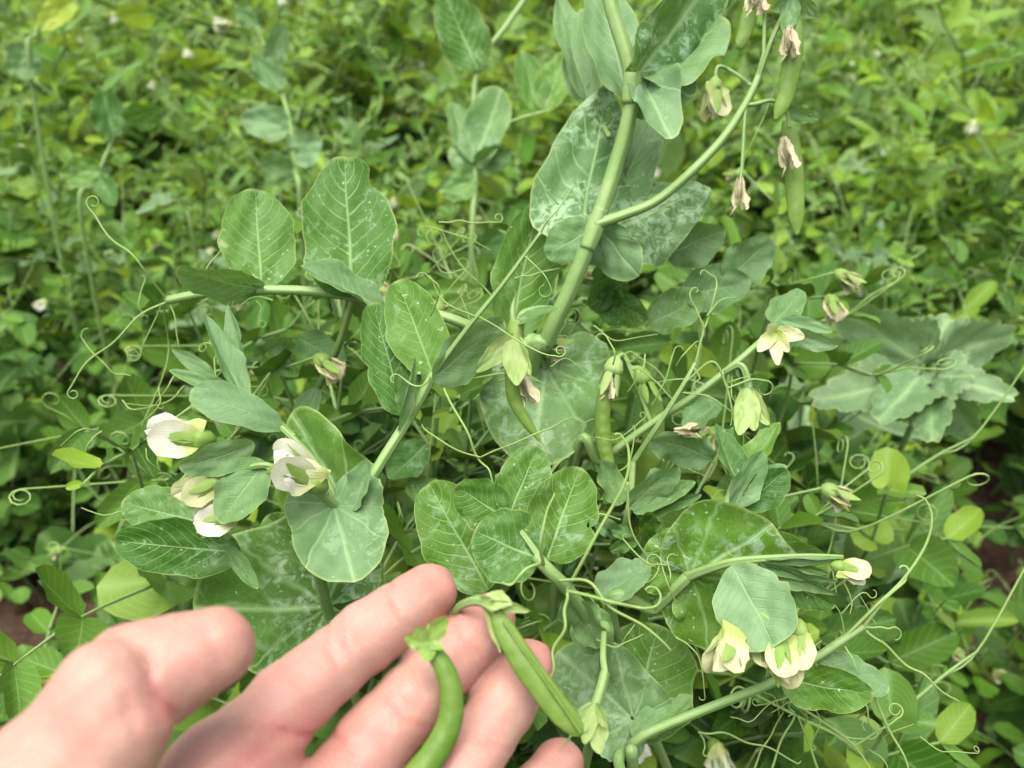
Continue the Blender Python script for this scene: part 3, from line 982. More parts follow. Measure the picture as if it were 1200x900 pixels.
# --- plant whose leaves stand over the finger tips, middle
R4 = (0.04, 0.40)
h4 = rooted('pea_plant', R4, 'pea plant with fresh green leaves and looping tendrils just over the fingertips')
rooted_stem(h4, [(628, 652, .318), (645, 670, .315), (668, 694, .32), (692, 735, .335), (705, 800, .36)], R4, 0.0020, 0.0026)
stem(h4, [(640, 664, .316), (615, 628, .322), (597, 606, .326)], 0.0012, 0.0008, 'leaf_stalk')
hero_leaf(h4, (596, 604, .326), (631, 523, .332), 66, 8, 'leaf', 0.02, 0.55, fold=0.14, curl=0.15, wave=0.05, a=.42, bb=.5)
hero_leaf(h4, (592, 606, .327), (533, 570, .325), 62, -14, 'leaf', 0.05, 0.45, fold=0.14, curl=0.2, a=.42, bb=.5)
hero_leaf(h4, (634, 656, .320), (556, 622, .322), 92, 6, 'leaf', 0.05, 0.5, fold=0.15, curl=0.2, a=.4, bb=.42)
hero_leaf(h4, (640, 656, .322), (680, 548, .332), 92, 12, 'leaf', 0.0, 0.85, fold=0.2, curl=0.15, a=.4, bb=.5)
hero_leaf(h4, (572, 692, .355), (502, 566, .365), 92, -12, 'leaf', 0.0, 0.05, fold=0.2, curl=0.15, a=.45, bb=.42)
hero_leaf(h4, (665, 668, .328), (690, 585, .335), 24, 55, 'leaf', 0.55, 0.3, fold=0.8, curl=0.4, wave=.25)
hero_leaf(h4, (668, 700, .325), (700, 760, .33), 60, 40, 'leaf', 0.6, 0.3, fold=0.3, curl=0.9, wave=.15)
hero_leaf(h4, (700, 700, .35), (762, 660, .35), 52, -22, 'leaf', 0.85, 0.3, fold=0.3, curl=0.2)
hero_leaf(h4, (720, 740, .34), (668, 740, .345), 60, 10, 'leaf', 0.5, 0.3, fold=0.3, curl=0.5)
tendril(h4, [(664, 692, .312), (690, 645, .306), (715, 600), (733, 555), (736, 525), (728, 510)], 0.0011, (9, .35, 1))
tendril(h4, [(664, 692, .312), (705, 702, .302), (745, 712), (764, 712)], 0.0011, (15, .6, 1))
tendril(h4, [(655, 680, .312), (690, 682, .304), (715, 712, .302), (752, 732), (775, 750), (786, 762)], 0.0010, None)
tendril(h4, [(665, 694, .312), (662, 720, .296), (652, 765, .275), (645, 795, .262)], 0.0010, None)
tendril(h4, [(645, 795, .262), (638, 800, .258), (630, 806)], 0.0006, None)
tendril(h4, [(634, 660, .312), (615, 668, .306), (600, 685), (588, 682)], 0.0011, None)
tendril(h4, [(637, 662, .312), (633, 635, .305), (642, 600), (650, 578)], 0.0010, None)
tendril(h4, [(735, 565, .34), (740, 620, .345), (760, 655, .35), (785, 680, .36)], 0.0007, None)
# the flower that has just set, by the little finger
stem(h4, [(708, 742, .315), (707, 770, .305), (709, 790, .30), (706, 806)], 0.0011, 0.0012, 'pedicel')
stem(h4, [(709, 788, .30), (704, 808, .297), (697, 830, .294)], 0.0016, 0.0019, 'pedicel')
for t, w, r in (((668, 862), 24, -15), ((703, 884), 28, 12), ((684, 872), 20, 0), ((712, 852), 18, 40)):
    hero_leaf(h4, (697, 826, .293), (*t, .283), w, r, 'leaf', 0.0, .9, fold=.3, curl=.4, name='sepal').data.materials[0] = M['pale_sepal']
tendril(h4, [(672, 858, .268), (664, 868, .262), (656, 878, .258)], 0.0005, None, 'style')

# --- plant behind the faded blossom, centre
R5 = (0.00, 0.55)
h5 = rooted('pea_plant', R5, 'pea plant with one drooping faded pale green blossom before a broad mottled leaf')
rooted_stem(h5, [(634, 250, .46), (606, 330, .455), (604, 384, .45), (640, 436, .455), (655, 520, .50)], R5, 0.0014, 0.0028)
hero_leaf(h5, (640, 430, .452), (622, 548, .43), 165, 0, 'heart', 0.40, 0.3, fold=0.12, curl=-0.2, wave=0.10)
hero_leaf(h5, (598, 395, .45), (632, 236, .455), 84, 22, 'leaf', 0.12, 0.9, fold=0.25, curl=0.2)
stem(h5, [(648, 362, .395), (630, 362, .392), (612, 368, .388), (606, 384, .386)], 0.0012, 0.0014, 'pedicel')
hero_leaf(h5, (606, 380, .384), (656, 362, .38), 20, -50, 'leaf', 0.3, .8, fold=.4, curl=-.6, name='sepal', a=.5, bb=.8)
stem(h5, [(606, 376, .386), (604, 388), (603, 402), (602, 410)], 0.0030, 0.0042, 'calyx_cup', mat='sepal')
for t, w, r in (((558, 436), 26, -20), ((606, 452), 32, 4), ((622, 440), 18, 40)):
    hero_leaf(h5, (603, 392, .382), (*t, .377), w, r, 'leaf', 0.0, .8, fold=.25, curl=.25, name='sepal', a=.5, bb=.6).data.materials[0] = M['pale_sepal']
withered(h5, P(606, 430, .39), P(616, 476, .387), 0.9)
pod(h5, [(598, 432, .386), (602, 465), (614, 490), (634, 518)], [(0, .0022), (.3, .0028), (.8, .0018), (1, .0004)], seeds=5, thick=.6)
tendril(h5, [(632, 516, .384), (638, 522), (640, 528)], 0.0004, None, 'style')
tendril(h5, [(560, 330, .46), (535, 305, .46), (520, 275)], 0.0006, (10, 1.2, 1))
tendril(h5, [(545, 315, .46), (520, 320, .46), (508, 300)], 0.0005, (9, 1.2, -1))
tendril(h5, [(604, 380, .45), (575, 345, .46), (560, 330)], 0.0008)

# --- plant leaning in from the right with setting flowers
R6 = (0.02, 0.48)
h6 = rooted('pea_plant', R6, 'pea plant with slanting stem, setting flowers and thin curled tendrils right of the blossom')
rooted_stem(h6, [(912, 384, .415), (890, 402), (855, 432), (812, 465), (762, 498, .42), (705, 540, .43), (668, 568, .45)], R6, 0.0015, 0.0028)
stem(h6, [(742, 542, .425), (770, 500, .415), (800, 452, .41), (815, 425)], 0.0014, 0.0008, 'leaf_stalk')
tendril(h6, [(815, 425, .41), (826, 385), (837, 350), (838, 328), (828, 318)], 0.0008, (7, .4, 1))
tendril(h6, [(826, 385, .41), (815, 360), (808, 345), (812, 338)], 0.0006, (5, .6, -1))
tendril(h6, [(828, 370, .41), (845, 352), (862, 348)], 0.0006)
tendril(h6, [(800, 450, .41), (835, 425, .405), (850, 450), (858, 480), (856, 500)], 0.0010)
tendril(h6, [(852, 455, .405), (880, 445), (898, 446)], 0.0007, (10, .8, -1))
tendril(h6, [(800, 460, .41), (830, 465, .405), (855, 480), (868, 500)], 0.0006)
tendril(h6, [(812, 430, .41), (820, 442, .405), (815, 448)], 0.0005, (5, 1.2, 1))
tendril(h6, [(790, 470, .412), (760, 440, .41), (735, 425)], 0.0007)
# flower with star of sepals at the stem end
for t, w, r in (((888, 412), 18, 0), ((912, 428), 17, 10), ((943, 395), 20, -10), ((925, 412), 17, 20), ((900, 380), 16, 0)):
    hero_leaf(h6, (908, 388, .412), (*t, .405), w, r, 'leaf', 0.0, .5, fold=.3, curl=.3, name='sepal').data.materials[0] = M['cream']
hero_leaf(h6, (905, 385, .418), (982, 405, .41), 30, 20, 'leaf', 0.9, .4, fold=.5, curl=-.3)
hero_leaf(h6, (915, 375, .42), (975, 388, .42), 22, -20, 'leaf', 0.9, .4, fold=.5, curl=.3)
hero_leaf(h6, (905, 380, .43), (940, 340, .44), 40, -20, 'leaf', 0.5, .4, fold=.3, curl=.3)
# hanging setting flower
stem(h6, [(850, 436, .414), (868, 428, .408), (876, 445), (877, 462)], 0.0011, 0.0022, 'pedicel')
for t, w, r in (((866, 510), 26, -10), ((901, 498), 22, 25), ((884, 505), 22, 5)):
    hero_leaf(h6, (877, 455, .405), (*t, .398), w, r, 'leaf', 0.0, .5, fold=.3, curl=.25, name='sepal').data.materials[0] = M['pale_sepal']
# two pods hanging behind
stem(h6, [(765, 500, .425), (742, 440, .425), (730, 416), (718, 428, .42)], 0.0009, 0.0012, 'pedicel')
put('calyx', calyx_geo(1.1, spread=.15, sd=3).mesh('calyx', 'pale_sepal'), frame_to(P(722, 420, .42), P(710, 465, .42)), h6)
withered(h6, P(714, 440, .418), P(708, 466, .416), 0.9, 'dry')
pod(h6, [(709, 455, .42), (706, 490), (708, 520), (713, 545)], [(0, .003), (.5, .0034), (1, .0028)], thick=.7)
stem(h6, [(740, 432, .425), (750, 432, .425), (756, 445)], 0.0009, 0.0012, 'pedicel')
put('calyx', calyx_geo(1.1, spread=.1, sd=5).mesh('calyx', 'sepal'), frame_to(P(748, 432, .425), P(764, 470, .425)), h6)
pod(h6, [(760, 455, .428), (766, 490), (762, 535), (745, 580, .44)], [(0, .003), (.2, .0046), (.7, .0048), (1, .003)])
hero_leaf(h6, (834, 538, .40), (762, 516, .39), 52, -30, 'leaf', 0.72, .4, fold=.3, curl=.8, wave=.18)
hero_leaf(h6, (738, 596, .385), (796, 548, .375), 44, 30, 'leaf', 0.8, .4, fold=.35, curl=.7, wave=.15)
hero_leaf(h6, (742, 600, .385), (815, 565, .38), 30, -25, 'leaf', 0.5, .5, fold=.5, curl=.3)
hero_leaf(h6, (745, 604, .387), (822, 580, .38), 22, 10, 'leaf', 0.3, .5, fold=.5, curl=.3)
hero_leaf(h6, (730, 590, .39), (705, 540, .385), 40, 30, 'leaf', 0.7, .4, fold=.3, curl=.8, wave=.15)
withered(h6, P(790, 505, .392), P(818, 508, .388), 0.9)
stem(h6, [(742, 542, .425), (738, 590, .39), (728, 640, .41), (722, 700, .45)], 0.0014, 0.0018, 'branch')
for k in range(9):
    bx, by = 735 + random.uniform(-25, 25), 610 + random.uniform(-15, 40)
    an = random.uniform(0, 6.28)
    hero_leaf(h6, (bx, by, .395), (bx + 42 * math.cos(an), by + 32 * math.sin(an), .385 + random.uniform(-.01, .02)), random.uniform(16, 30), random.uniform(-50, 50), 'leaf', random.uniform(0, .6), None, fold=.4, curl=.5, wave=.2)

# --- young shoot with folded leaves, right
R7 = (0.20, 0.42)
h7 = rooted('pea_plant', R7, 'pea plant with young upright folded tip leaves and cream flowers under a pale drooping leaf')
rooted_stem(h7, [(866, 552, .378), (858, 575), (848, 605, .375), (836, 640), (820, 665, .36), (806, 676, .352), (768, 712, .36), (722, 748, .375)], R7, 0.0019, 0.0027)
hero_leaf(h7, (866, 568, .374), (838, 496, .378), 42, 38, 'leaf', 0.25, .8, fold=.65, curl=.25, a=.5, bb=.7)
hero_leaf(h7, (866, 560, .380), (858, 500, .386), 36, -30, 'leaf', 0.1, .9, fold=.6, curl=.15, a=.5, bb=.7)
hero_leaf(h7, (872, 552, .378), (914, 495, .380), 36, -28, 'leaf', 0.15, .7, fold=.5, curl=.25, a=.5, bb=.6)
hero_leaf(h7, (860, 594, .370), (894, 528, .366), 44, 30, 'leaf', 0.85, .4, fold=.4, curl=.3, a=.5, bb=.6)
hero_leaf(h7, (872, 594, .373), (923, 550, .37), 52, 22, 'leaf', 0.15, .6, fold=.45, curl=.4, a=.5, bb=.5)
hero_leaf(h7, (874, 580, .378), (922, 546, .378), 34, -35, 'leaf', 0.85, .4, fold=.5, curl=.3, a=.5, bb=.5)
for c in ((845, 590), (838, 602), (850, 578)):
    tendril(h7, [(c[0] + 8, c[1], .38), (c[0] - 5, c[1] - 4, .376), (c[0] - 14, c[1] + 4)], 0.0004, (6, 1.2, 1))
# upper clasping stipule and the leaf it carries
hero_leaf(h7, (809, 674, .352), (905, 612, .345), 150, 16, 'stipule', 0.0, .95, fold=.10, curl=-.25, wave=.06, mirror=True, teeth=.02)
hero_leaf(h7, (808, 676, .354), (762, 632, .355), 92, 0, 'leaf', 0.0, .9, fold=.1, curl=.2, a=.3, bb=.4)
hero_leaf(h7, (846, 656, .352), (972, 668, .36), 92, 28, 'leaf', 0.12, .45, fold=.2, curl=.2, a=.5, bb=.55)
hero_leaf(h7, (812, 676, .352), (832, 742, .356), 66, 6, 'leaf', 0.15, .2, fold=.15, curl=.2, a=.35, bb=.4)
hero_leaf(h7, (858, 662, .335), (908, 758, .318), 100, 6, 'leaf', 1.0, .5, fold=.16, curl=.38, wave=.06, a=.55, bb=.32, label='pale waxy drooping leaf over the cream flowers')
stem(h7, [(806, 676, .352), (830, 667, .345), (862, 658, .338), (905, 654, .335), (950, 652, .335), (988, 653, .335)], 0.0020, 0.0009, 'leaf_stalk')
hero_leaf(h7, (893, 655, .335), (990, 655, .333), 18, 60, 'leaf', 0.7, .5, fold=.7, curl=.05, a=.5, bb=.8)
hero_leaf(h7, (890, 658, .334), (984, 682, .330), 24, 50, 'leaf', 0.55, .7, fold=.65, curl=.1, a=.5, bb=.8)
hero_leaf(h7, (888, 660, .336), (984, 698, .332), 28, 45, 'leaf', 0.6, .6, fold=.6, curl=.1, a=.5, bb=.8)
hero_leaf(h7, (905, 672, .342), (978, 712, .34), 48, 18, 'leaf', 0.0, 1.0, fold=.3, curl=.2, a=.5, bb=.7)
hero_leaf(h7, (920, 662, .338), (972, 672, .334), 20, 30, 'leaf', 0.3, .8, fold=.5, curl=.2, a=.5, bb=.8)
flower(h7, P(975, 662, .333), P(1008, 670, .331), 60, 'cream', 0.55, 0.0, 0.05)
tendril(h7, [(978, 668, .333), (990, 685), (998, 705), (996, 720)], 0.0006)
tendril(h7, [(975, 665, .333), (978, 682), (980, 695)], 0.0005)
stem(h7, [(862, 660, .34), (860, 700, .335), (858, 735, .33)], 0.0012, 0.0010, 'flower_stalk')
stem(h7, [(862, 700, .335), (900, 725, .325), (930, 742, .322)], 0.0010, 0.0009, 'pedicel')
flower(h7, P(866, 734, .330), P(840, 796, .318), 50, 'cream', 0.84, 0.45, 0.25)
flower(h7, P(908, 732, .334), P(900, 800, .322), -60, 'cream', 0.80, 0.2, 0.15)
flower(h7, P(912, 738, .325), P(920, 810, .312), -80, 'cream', 0.82, 0.05, 0.15)
flower(h7, P(936, 728, .325), P(940, 790, .318), 75, 'cream', 0.74, 0.05, 0.1)

# --- plant with the stem that runs up to the right, bottom right
R8 = (0.12, 0.34)
h8 = rooted('pea_plant', R8, 'pea plant with stout stem running up to forked bare tendrils at lower right')
rooted_stem(h8, [(1012, 734, .355), (985, 752), (955, 772), (905, 800, .35), (840, 826), (780, 850), (748, 866), (738, 885, .355), (742, 930, .37)], R8, 0.0017, 0.0026)
tendril(h8, [(985, 752, .355), (1025, 712, .352), (1058, 678), (1082, 640), (1090, 610), (1085, 588), (1074, 580)], 0.0011, None)
tendril(h8, [(1012, 734, .355), (1035, 705, .352), (1058, 682), (1064, 672)], 0.0012, (8, .5, 1))
tendril(h8, [(1012, 736, .355), (1045, 765, .355), (1085, 795), (1124, 822)], 0.0010, None)
tendril(h8, [(1012, 735, .355), (1035, 736, .352), (1048, 735)], 0.0007, (8, .7, -1))
tendril(h8, [(990, 745, .355), (985, 720, .352), (975, 705)], 0.0006, None)
tendril(h8, [(990, 757, .355), (1000, 775, .352), (1006, 790)], 0.0007, None)
tendril(h8, [(985, 720, .352), (1010, 695), (1020, 700)], 0.0005, (6, .8, 1))
hero_leaf(h8, (915, 796, .352), (1024, 816, .345), 62, 22, 'leaf', 0.02, .3, fold=.25, curl=.25, a=.45, bb=.5)
hero_leaf(h8, (960, 772, .358), (1042, 810, .35), 48, -25, 'leaf', 0.7, .3, fold=.3, curl=.35, a=.5, bb=.5)
hero_leaf(h8, (736, 868, .365), (772, 732, .385), 128, 8, 'leaf', 0.05, .1, fold=.2, curl=.2, a=.42, bb=.42)
hero_leaf(h8, (742, 842, .36), (652, 762, .365), 110, -10, 'heart', 0.55, .2, fold=.15, curl=.2, wave=.08)
hero_leaf(h8, (740, 862, .355), (812, 816, .355), 40, -35, 'leaf', 0.6, .3, fold=.3, curl=.3)
stem(h8, [(738, 880, .355), (725, 890, .35), (735, 930, .35)], 0.0024, 0.0022, 'branch')
tendril(h8, [(818, 858, .37), (850, 862), (890, 872, .375), (935, 895)], 0.0008, (10, .1, 1))
tendril(h8, [(820, 858, .37), (826, 872), (824, 882)], 0.0007, (5, .7, 1))
tendril(h8, [(940, 830, .375), (985, 860, .37), (1010, 885), (1030, 920)], 0.0009, None)
tendril(h8, [(1022, 810, .352), (1040, 850, .355), (1060, 890), (1070, 920)], 0.0010, None)
tendril(h8, [(1000, 875, .37), (1040, 850, .365), (1055, 840)], 0.0008, (7, 1.1, 1))
tendril(h8, [(985, 862, .37), (1000, 865), (1020, 866)], 0.0006, (11, 1.0, 1))
tendril(h8, [(905, 900, .385), (915, 870), (930, 840), (925, 830)], 0.0009, (6, .9, -1))
tendril(h8, [(960, 910, .38), (950, 875), (935, 840)], 0.0010, (9, .3, 1))
tendril(h8, [(880, 910, .38), (895, 875), (918, 835)], 0.0008, None)
tendril(h8, [(645, 430, .42), (665, 420), (690, 440)], 0.0005, None)

# --- single plants that stand clear of the field a little farther back
R9 = (-.03, .66)
h9 = rooted('pea_plant', R9, 'slender blurred pea plant with bright yellow-green top leaf left of the thick stem', group='pea plants standing clear behind')
rooted_stem(h9, [(645, -45, .80), (592, 32, .79), (562, 72, .78), (555, 130), (557, 200), (553, 330, .79)], R9, .0022, .0030)
hero_leaf(h9, (560, 82, .775), (520, -12, .77), 62, 10, 'leaf', 0, .97, fold=.2, curl=.2)
hero_leaf(h9, (557, 188, .775), (588, 100, .77), 52, -20, 'stipule', .55, .4, fold=.3, curl=.2)
hero_leaf(h9, (556, 190, .775), (528, 120, .78), 40, 25, 'leaf', .6, .4, fold=.4, curl=.2)
hero_leaf(h9, (556, 192, .775), (600, 175, .77), 40, 25, 'leaf', .5, .4, fold=.4, curl=.2)
stem(h9, [(557, 165, .78), (600, 142, .77), (640, 130)], .0012, .0009, 'leaf_stalk')
hero_leaf(h9, (632, 132, .77), (612, 60, .78), 40, 15, 'leaf', 0, .8, fold=.3, curl=.2)
hero_leaf(h9, (638, 130, .77), (662, 62, .78), 46, -15, 'leaf', 0, .95, fold=.3, curl=.2)
tendril(h9, [(640, 130, .77), (665, 122), (690, 128)], .0009)
hero_leaf(h9, (557, 210, .775), (515, 225, .77), 42, 10, 'leaf', .3, .5, fold=.3, curl=.3)
hero_leaf(h9, (555, 300, .785), (595, 268, .77), 48, 10, 'leaf', .2, .6, fold=.3, curl=.3)
R10 = (-.27, .86)
h10 = rooted('pea_plant', R10, 'slender blurred pea plant with pale waxy leaves above the round dark leaf', group='pea plants standing clear behind')
rooted_stem(h10, [(292, 10, .97), (322, 85, .96), (340, 145, .95), (346, 200), (353, 255, .95)], R10, .0022, .0030)
for b, t, w, r, bl in (((340, 150), (282, 138), 46, 15, .85), ((342, 185), (376, 160), 48, -15, .85), ((330, 105), (298, 62), 34, 10, .6), ((318, 80), (330, 25), 30, 20, .7), ((300, 30), (275, 5), 26, 0, .5), ((345, 200), (300, 190), 40, -20, .6), ((352, 250), (392, 235), 40, 0, .2)):
    hero_leaf(h10, (*b, .95), (*t, .94), w, r, 'leaf', bl, None, fold=.3, curl=.3)
flower(h10, P(274, 32, .94), P(252, 28, .93), 40, 'white', .9, .2)
stem(h10, [(300, 40, .96), (285, 32, .945), (272, 32, .94)], .0009, .0008, 'pedicel')
R11 = (-.46, .92)
h11 = rooted('pea_plant', R11, 'blurred pea plant with two rounded lime green leaves at upper left', group='pea plants standing clear behind')
rooted_stem(h11, [(150, 128, 1.02), (132, 165, 1.01), (110, 215, 1.0), (96, 262, .99)], R11, .0018, .0028)
for b, t, w, r in (((134, 160), (120, 106), 44, 5), ((146, 142), (190, 128), 36, 20), ((118, 200), (70, 205), 40, 10), ((105, 225), (72, 262), 42, -10), ((115, 205), (135, 240), 26, 10)):
    hero_leaf(h11, (*b, 1.0), (*t, .99), w, r, 'leaf', 0, .97, fold=.25, curl=.25)
R12 = (-.62, 1.15)
h12 = rooted('weed', R12, 'dark-stalked weed with one yellowed leaf at the top left corner', 'weed', None)
rooted_stem(h12, [(110, -25, 1.2), (88, 2, 1.19), (58, 18, 1.18), (42, 40, 1.18), (36, 90, 1.18)], R12, .0022, .0030)
hero_leaf(h12, (86, 0, 1.175), (46, 34, 1.16), 40, 25, 'leaf', 0, 1, fold=.45, curl=.3, label='yellowed leaf').data.materials[0] = M['yellow_leaf']
hero_leaf(h12, (40, 60, 1.175), (10, 85, 1.16), 46, 0, 'leaf', 0.6, .5, fold=.15, curl=.3)

# --- hair-thin tendrils that wander from stem to stem through the middle
qh = random.Random(77)
for plant, x0, x1, y0, y1, d0, n in ((h6, 690, 900, 380, 560, .41, 16), (h5, 500, 660, 250, 480, .43, 12), (h4, 660, 800, 560, 760, .33, 9), (h8, 830, 1080, 740, 890, .365, 14), (h2, 120, 300, 330, 470, .43, 10), (h3, 60, 260, 420, 620, .40, 9)):
    for k in range(n):
        x, y = qh.uniform(x0, x1), qh.uniform(y0, y1)
        a, ln = qh.uniform(0, 6.28), qh.uniform(30, 85)
        b = a + qh.uniform(-.9, .9)
        d = d0 + qh.uniform(-.008, .02)
        lst = [(x, y, d), (x + ln * .4 * math.cos(a), y + ln * .4 * math.sin(a), d - .004), (x + ln * .4 * math.cos(a) + ln * .6 * math.cos(b), y + ln * .4 * math.sin(a) + ln * .6 * math.sin(b), d)]
        tendril(plant, lst, qh.uniform(.0004, .0007), (qh.uniform(3, 9), qh.uniform(.3, 1.3), qh.choice([-1, 1])) if qh.random() < .6 else None)

for plant, b, t, w, r, bl in ((h6, (842, 470), (800, 500), 40, 30, .6), (h6, (700, 500), (668, 470), 44, -30, .3), (h6, (690, 360), (735, 330), 46, 20, .1), (h6, (700, 365), (715, 300), 40, -25, .1),
                              (h1, (700, 350), (760, 375), 52, 25, .1), (h1, (760, 380), (825, 345), 58, -20, .5), (h1, (780, 300), (850, 270), 60, 15, .6), (h1, (800, 345), (880, 330), 62, -10, .6), (h1, (850, 330), (905, 280), 58, 10, .7),
                              (h5, (500, 520), (455, 560), 50, 20, .1), (h5, (480, 560), (520, 600), 44, -20, .2), (h2, (320, 400), (350, 440), 46, 20, .2), (h2, (350, 395), (405, 425), 44, -30, .3), (h2, (300, 420), (345, 398), 40, 20, .7)):
    hero_leaf(plant, (*b, .47), (*t, .465), w, r, 'leaf', bl, None, fold=.4, curl=.6, wave=.16)

# --- the lobed weed on the right, its leaves held out over the peas
R13 = (0.30, 0.55)
h13 = rooted('lobed_weed', R13, 'lobed weed with large jagged grey-green leaves on the right, beside the pea flowers', 'weed', None)
rooted_stem(h13, [(1092, 405, .645), (1088, 430, .65), (1080, 470, .66)], R13, .0020, .0030)
for k, (b, t, w, r) in enumerate((((1088, 440), (1094, 530), 100, 5), ((1100, 422), (1205, 388), 74, 25), ((1080, 425), (950, 342), 92, -20), ((1088, 412), (1122, 362), 60, 10), ((1096, 436), (1200, 470), 70, -25),
                                  ((1078, 440), (1020, 500), 70, 15), ((1084, 418), (1060, 372), 56, -15), ((1070, 445), (930, 470), 66, 30), ((1085, 452), (1150, 520), 66, 20))):
    B, T = P(*b, .645), P(*t, (.60, .68, .64, .70, .62)[k % 5])
    L = (T - B).length
    W = px(w, .64) / L
    pr = [(-150, .16), (-110, .34 * W), (-75, .55 * W), (-40, .66), (-15, .86), (0, 1.0), (15, .86), (40, .66), (75, .55 * W), (110, .34 * W), (150, .16)]
    g = fan_leaf([(a, q * L) for a, q in pr], 8, 91, .22, .45, .10, 6100 + k, lobes=.36, bloom=(.35, .6, .45)[k % 3], tint=.1 * k, rough=.04)
    put('leaf', g.mesh('leaf', 'weed_leaf'), frame_to(B, T, r) @ Matrix.Rotation(-.2, 4, 'X'), h13)
# ================================================================== THE HAND (one continuous skin, built as a smooth blend of tapered limbs)
def cam_mm(x, y, d):
    """pixel and depth to camera space in millimetres: X right, Y up, Z toward the camera"""
    return np.array(((x - 600) / F * d, (450 - y) / F * d, -d)) * 1000.0


def build_hand():
    J = dict(
        i0=(262, 915, .224), i1=(338, 823, .238), i2=(428, 747, .256), i3=(503, 693, .272),
        m0=(352, 990, .226), m1=(436, 872, .245), m2=(510, 787, .262), m3=(573, 727, .275),
        r0=(448, 1040, .230), r1=(540, 902, .250), r2=(588, 828, .264), r3=(620, 779, .276),
        l0=(520, 1120, .235), l1=(598, 985, .252), l2=(630, 930, .262), l3=(655, 893, .270),
        t0=(10, 1090, .190), t1=(50, 922, .188), t1b=(88, 962, .188), t2=(121, 808, .189), t2b=(141, 848, .189), t2c=(150, 783, .198), t3=(186, 786, .200), t4=(251, 759, .205),
        w0=(80, 1330, .205), w1=(170, 1420, .215), a0=(-190, 1750, .200),
    )
    C = {k: cam_mm(*v) for k, v in J.items()}
    Zc = np.array((0, 0, 1.0))
    prim = []      # (a, b, ra, rb, k)

    def seg(a, b, ra, rb, k=3.0):
        prim.append((np.array(C[a] if isinstance(a, str) else a, float), np.array(C[b] if isinstance(b, str) else b, float), ra, rb, k))
    fing = dict(i=(11.8, 9.9, 9.3, 8.15), m=(11.8, 10.0, 9.3, 8.1), r=(11.5, 9.4, 8.7, 7.7), l=(10.2, 8.2, 7.6, 6.9))
    for f, (r0, r1, r2, r3) in fing.items():
        p = [C[f + str(k)] for k in range(4)]
        seg(p[0], p[1], r0, r1, 4)
        seg(p[1], p[2], r1, r2, 3)
        seg(p[2], p[3], r2, r3, 3)
        # soft pads on the side that faces us
        for a, b, q, rr in ((p[0], p[1], .75, r1 * .72), (p[1], p[2], .5, r1 * .72), (p[2], p[3], .55, r2 * .76)):
            c = a * (1 - q) + b * q + Zc * r1 * 0.34
            ax = (b - a) / np.linalg.norm(b - a)
            seg(c - ax * 4, c + ax * 4, rr, rr * .95, 5)
    # thumb
    seg('t0', 't1', 18.5, 13.0, 6)
    seg('t1', 't2', 13.0, 9.3, 5)
    seg('t1b', 't2b', 13.0, 9.6, 5)
    seg('t2', 't2b', 8.8, 9.4, 4)
    seg('t2c', 't3', 9.3, 11.6, 1.3)
    seg('t3', 't4', 11.9, 8.9, 1.3)
    seg(C['t3'] * .35 + C['t4'] * .65 + Zc * 2.5, C['t4'] + Zc * 1.5, 8.4, 7.6, 3)
    # palm: metacarpals, the web and the two cushions
    wr = C['w0']
    for f, r in (('i0', 12.5), ('m0', 12.0), ('r0', 11.5), ('l0', 10.5)):
        seg(C[f], wr * .75 + C['w1'] * .25, r, 14, 9)
    seg('i0', 'm0', 11.0, 11.0, 7)
    seg('m0', 'r0', 10.8, 10.8, 7)
    seg('r0', 'l0', 10.3, 9.8, 7)
    seg(C['i0'] + Zc * 6, C['r0'] + Zc * 5, 9.8, 9.0, 6)
    seg(C['i0'] + Zc * 7, C['w0'] + Zc * 8, 11, 13, 8)
    seg('t0', C['i0'] * .55 + C['w0'] * .45, 14, 12, 12)
    seg('t0', 'w0', 18, 17, 12)
    seg(C['l0'] * .7 + C['w1'] * .3 + Zc * 5, C['w1'] + Zc * 3, 12, 13, 9)
    seg('w0', 'w1', 16, 16, 10)
    seg(C['w0'] * .5 + C['w1'] * .5, 'a0', 19, 30, 12)
    lo = np.min([np.minimum(p[0] - p[2], p[1] - p[3]) for p in prim], 0) - 6
    hi = np.max([np.maximum(p[0] + p[2], p[1] + p[3]) for p in prim], 0) + 6
    h = 0.85
    dims = np.ceil((hi - lo) / h).astype(int) + 1
    D = np.full(dims, 60.0, dtype=np.float32)
    ax = [lo[k] + h * np.arange(dims[k]) for k in range(3)]
    for a, b, ra, rb, k in prim:
        mn = np.minimum(a - ra, b - rb) - (k + 7)
        mx = np.maximum(a + ra, b + rb) + (k + 7)
        i0 = np.clip(((mn - lo) / h).astype(int), 0, dims)
        i1 = np.clip(((mx - lo) / h).astype(int) + 1, 0, dims)
        sl = tuple(slice(i0[q], i1[q]) for q in range(3))
        X, Y, Z = np.meshgrid(ax[0][sl[0]], ax[1][sl[1]], ax[2][sl[2]], indexing='ij')
        ba = b - a
        t = ((X - a[0]) * ba[0] + (Y - a[1]) * ba[1] + (Z - a[2]) * ba[2]) / max(ba @ ba, 1e-6)
        t = np.clip(t, 0, 1)
        d = np.sqrt((X - a[0] - t * ba[0]) ** 2 + (Y - a[1] - t * ba[1]) ** 2 + (Z - a[2] - t * ba[2]) ** 2) - (ra + t * (rb - ra))
        o = D[sl]
        hh = np.clip(k - np.abs(o - d), 0, None) / k
        D[sl] = np.minimum(o, d) - hh * hh * k * 0.25
    X, Y, Z = np.meshgrid(*ax, indexing='ij')

    Cr = np.zeros(dims, dtype=np.float32)

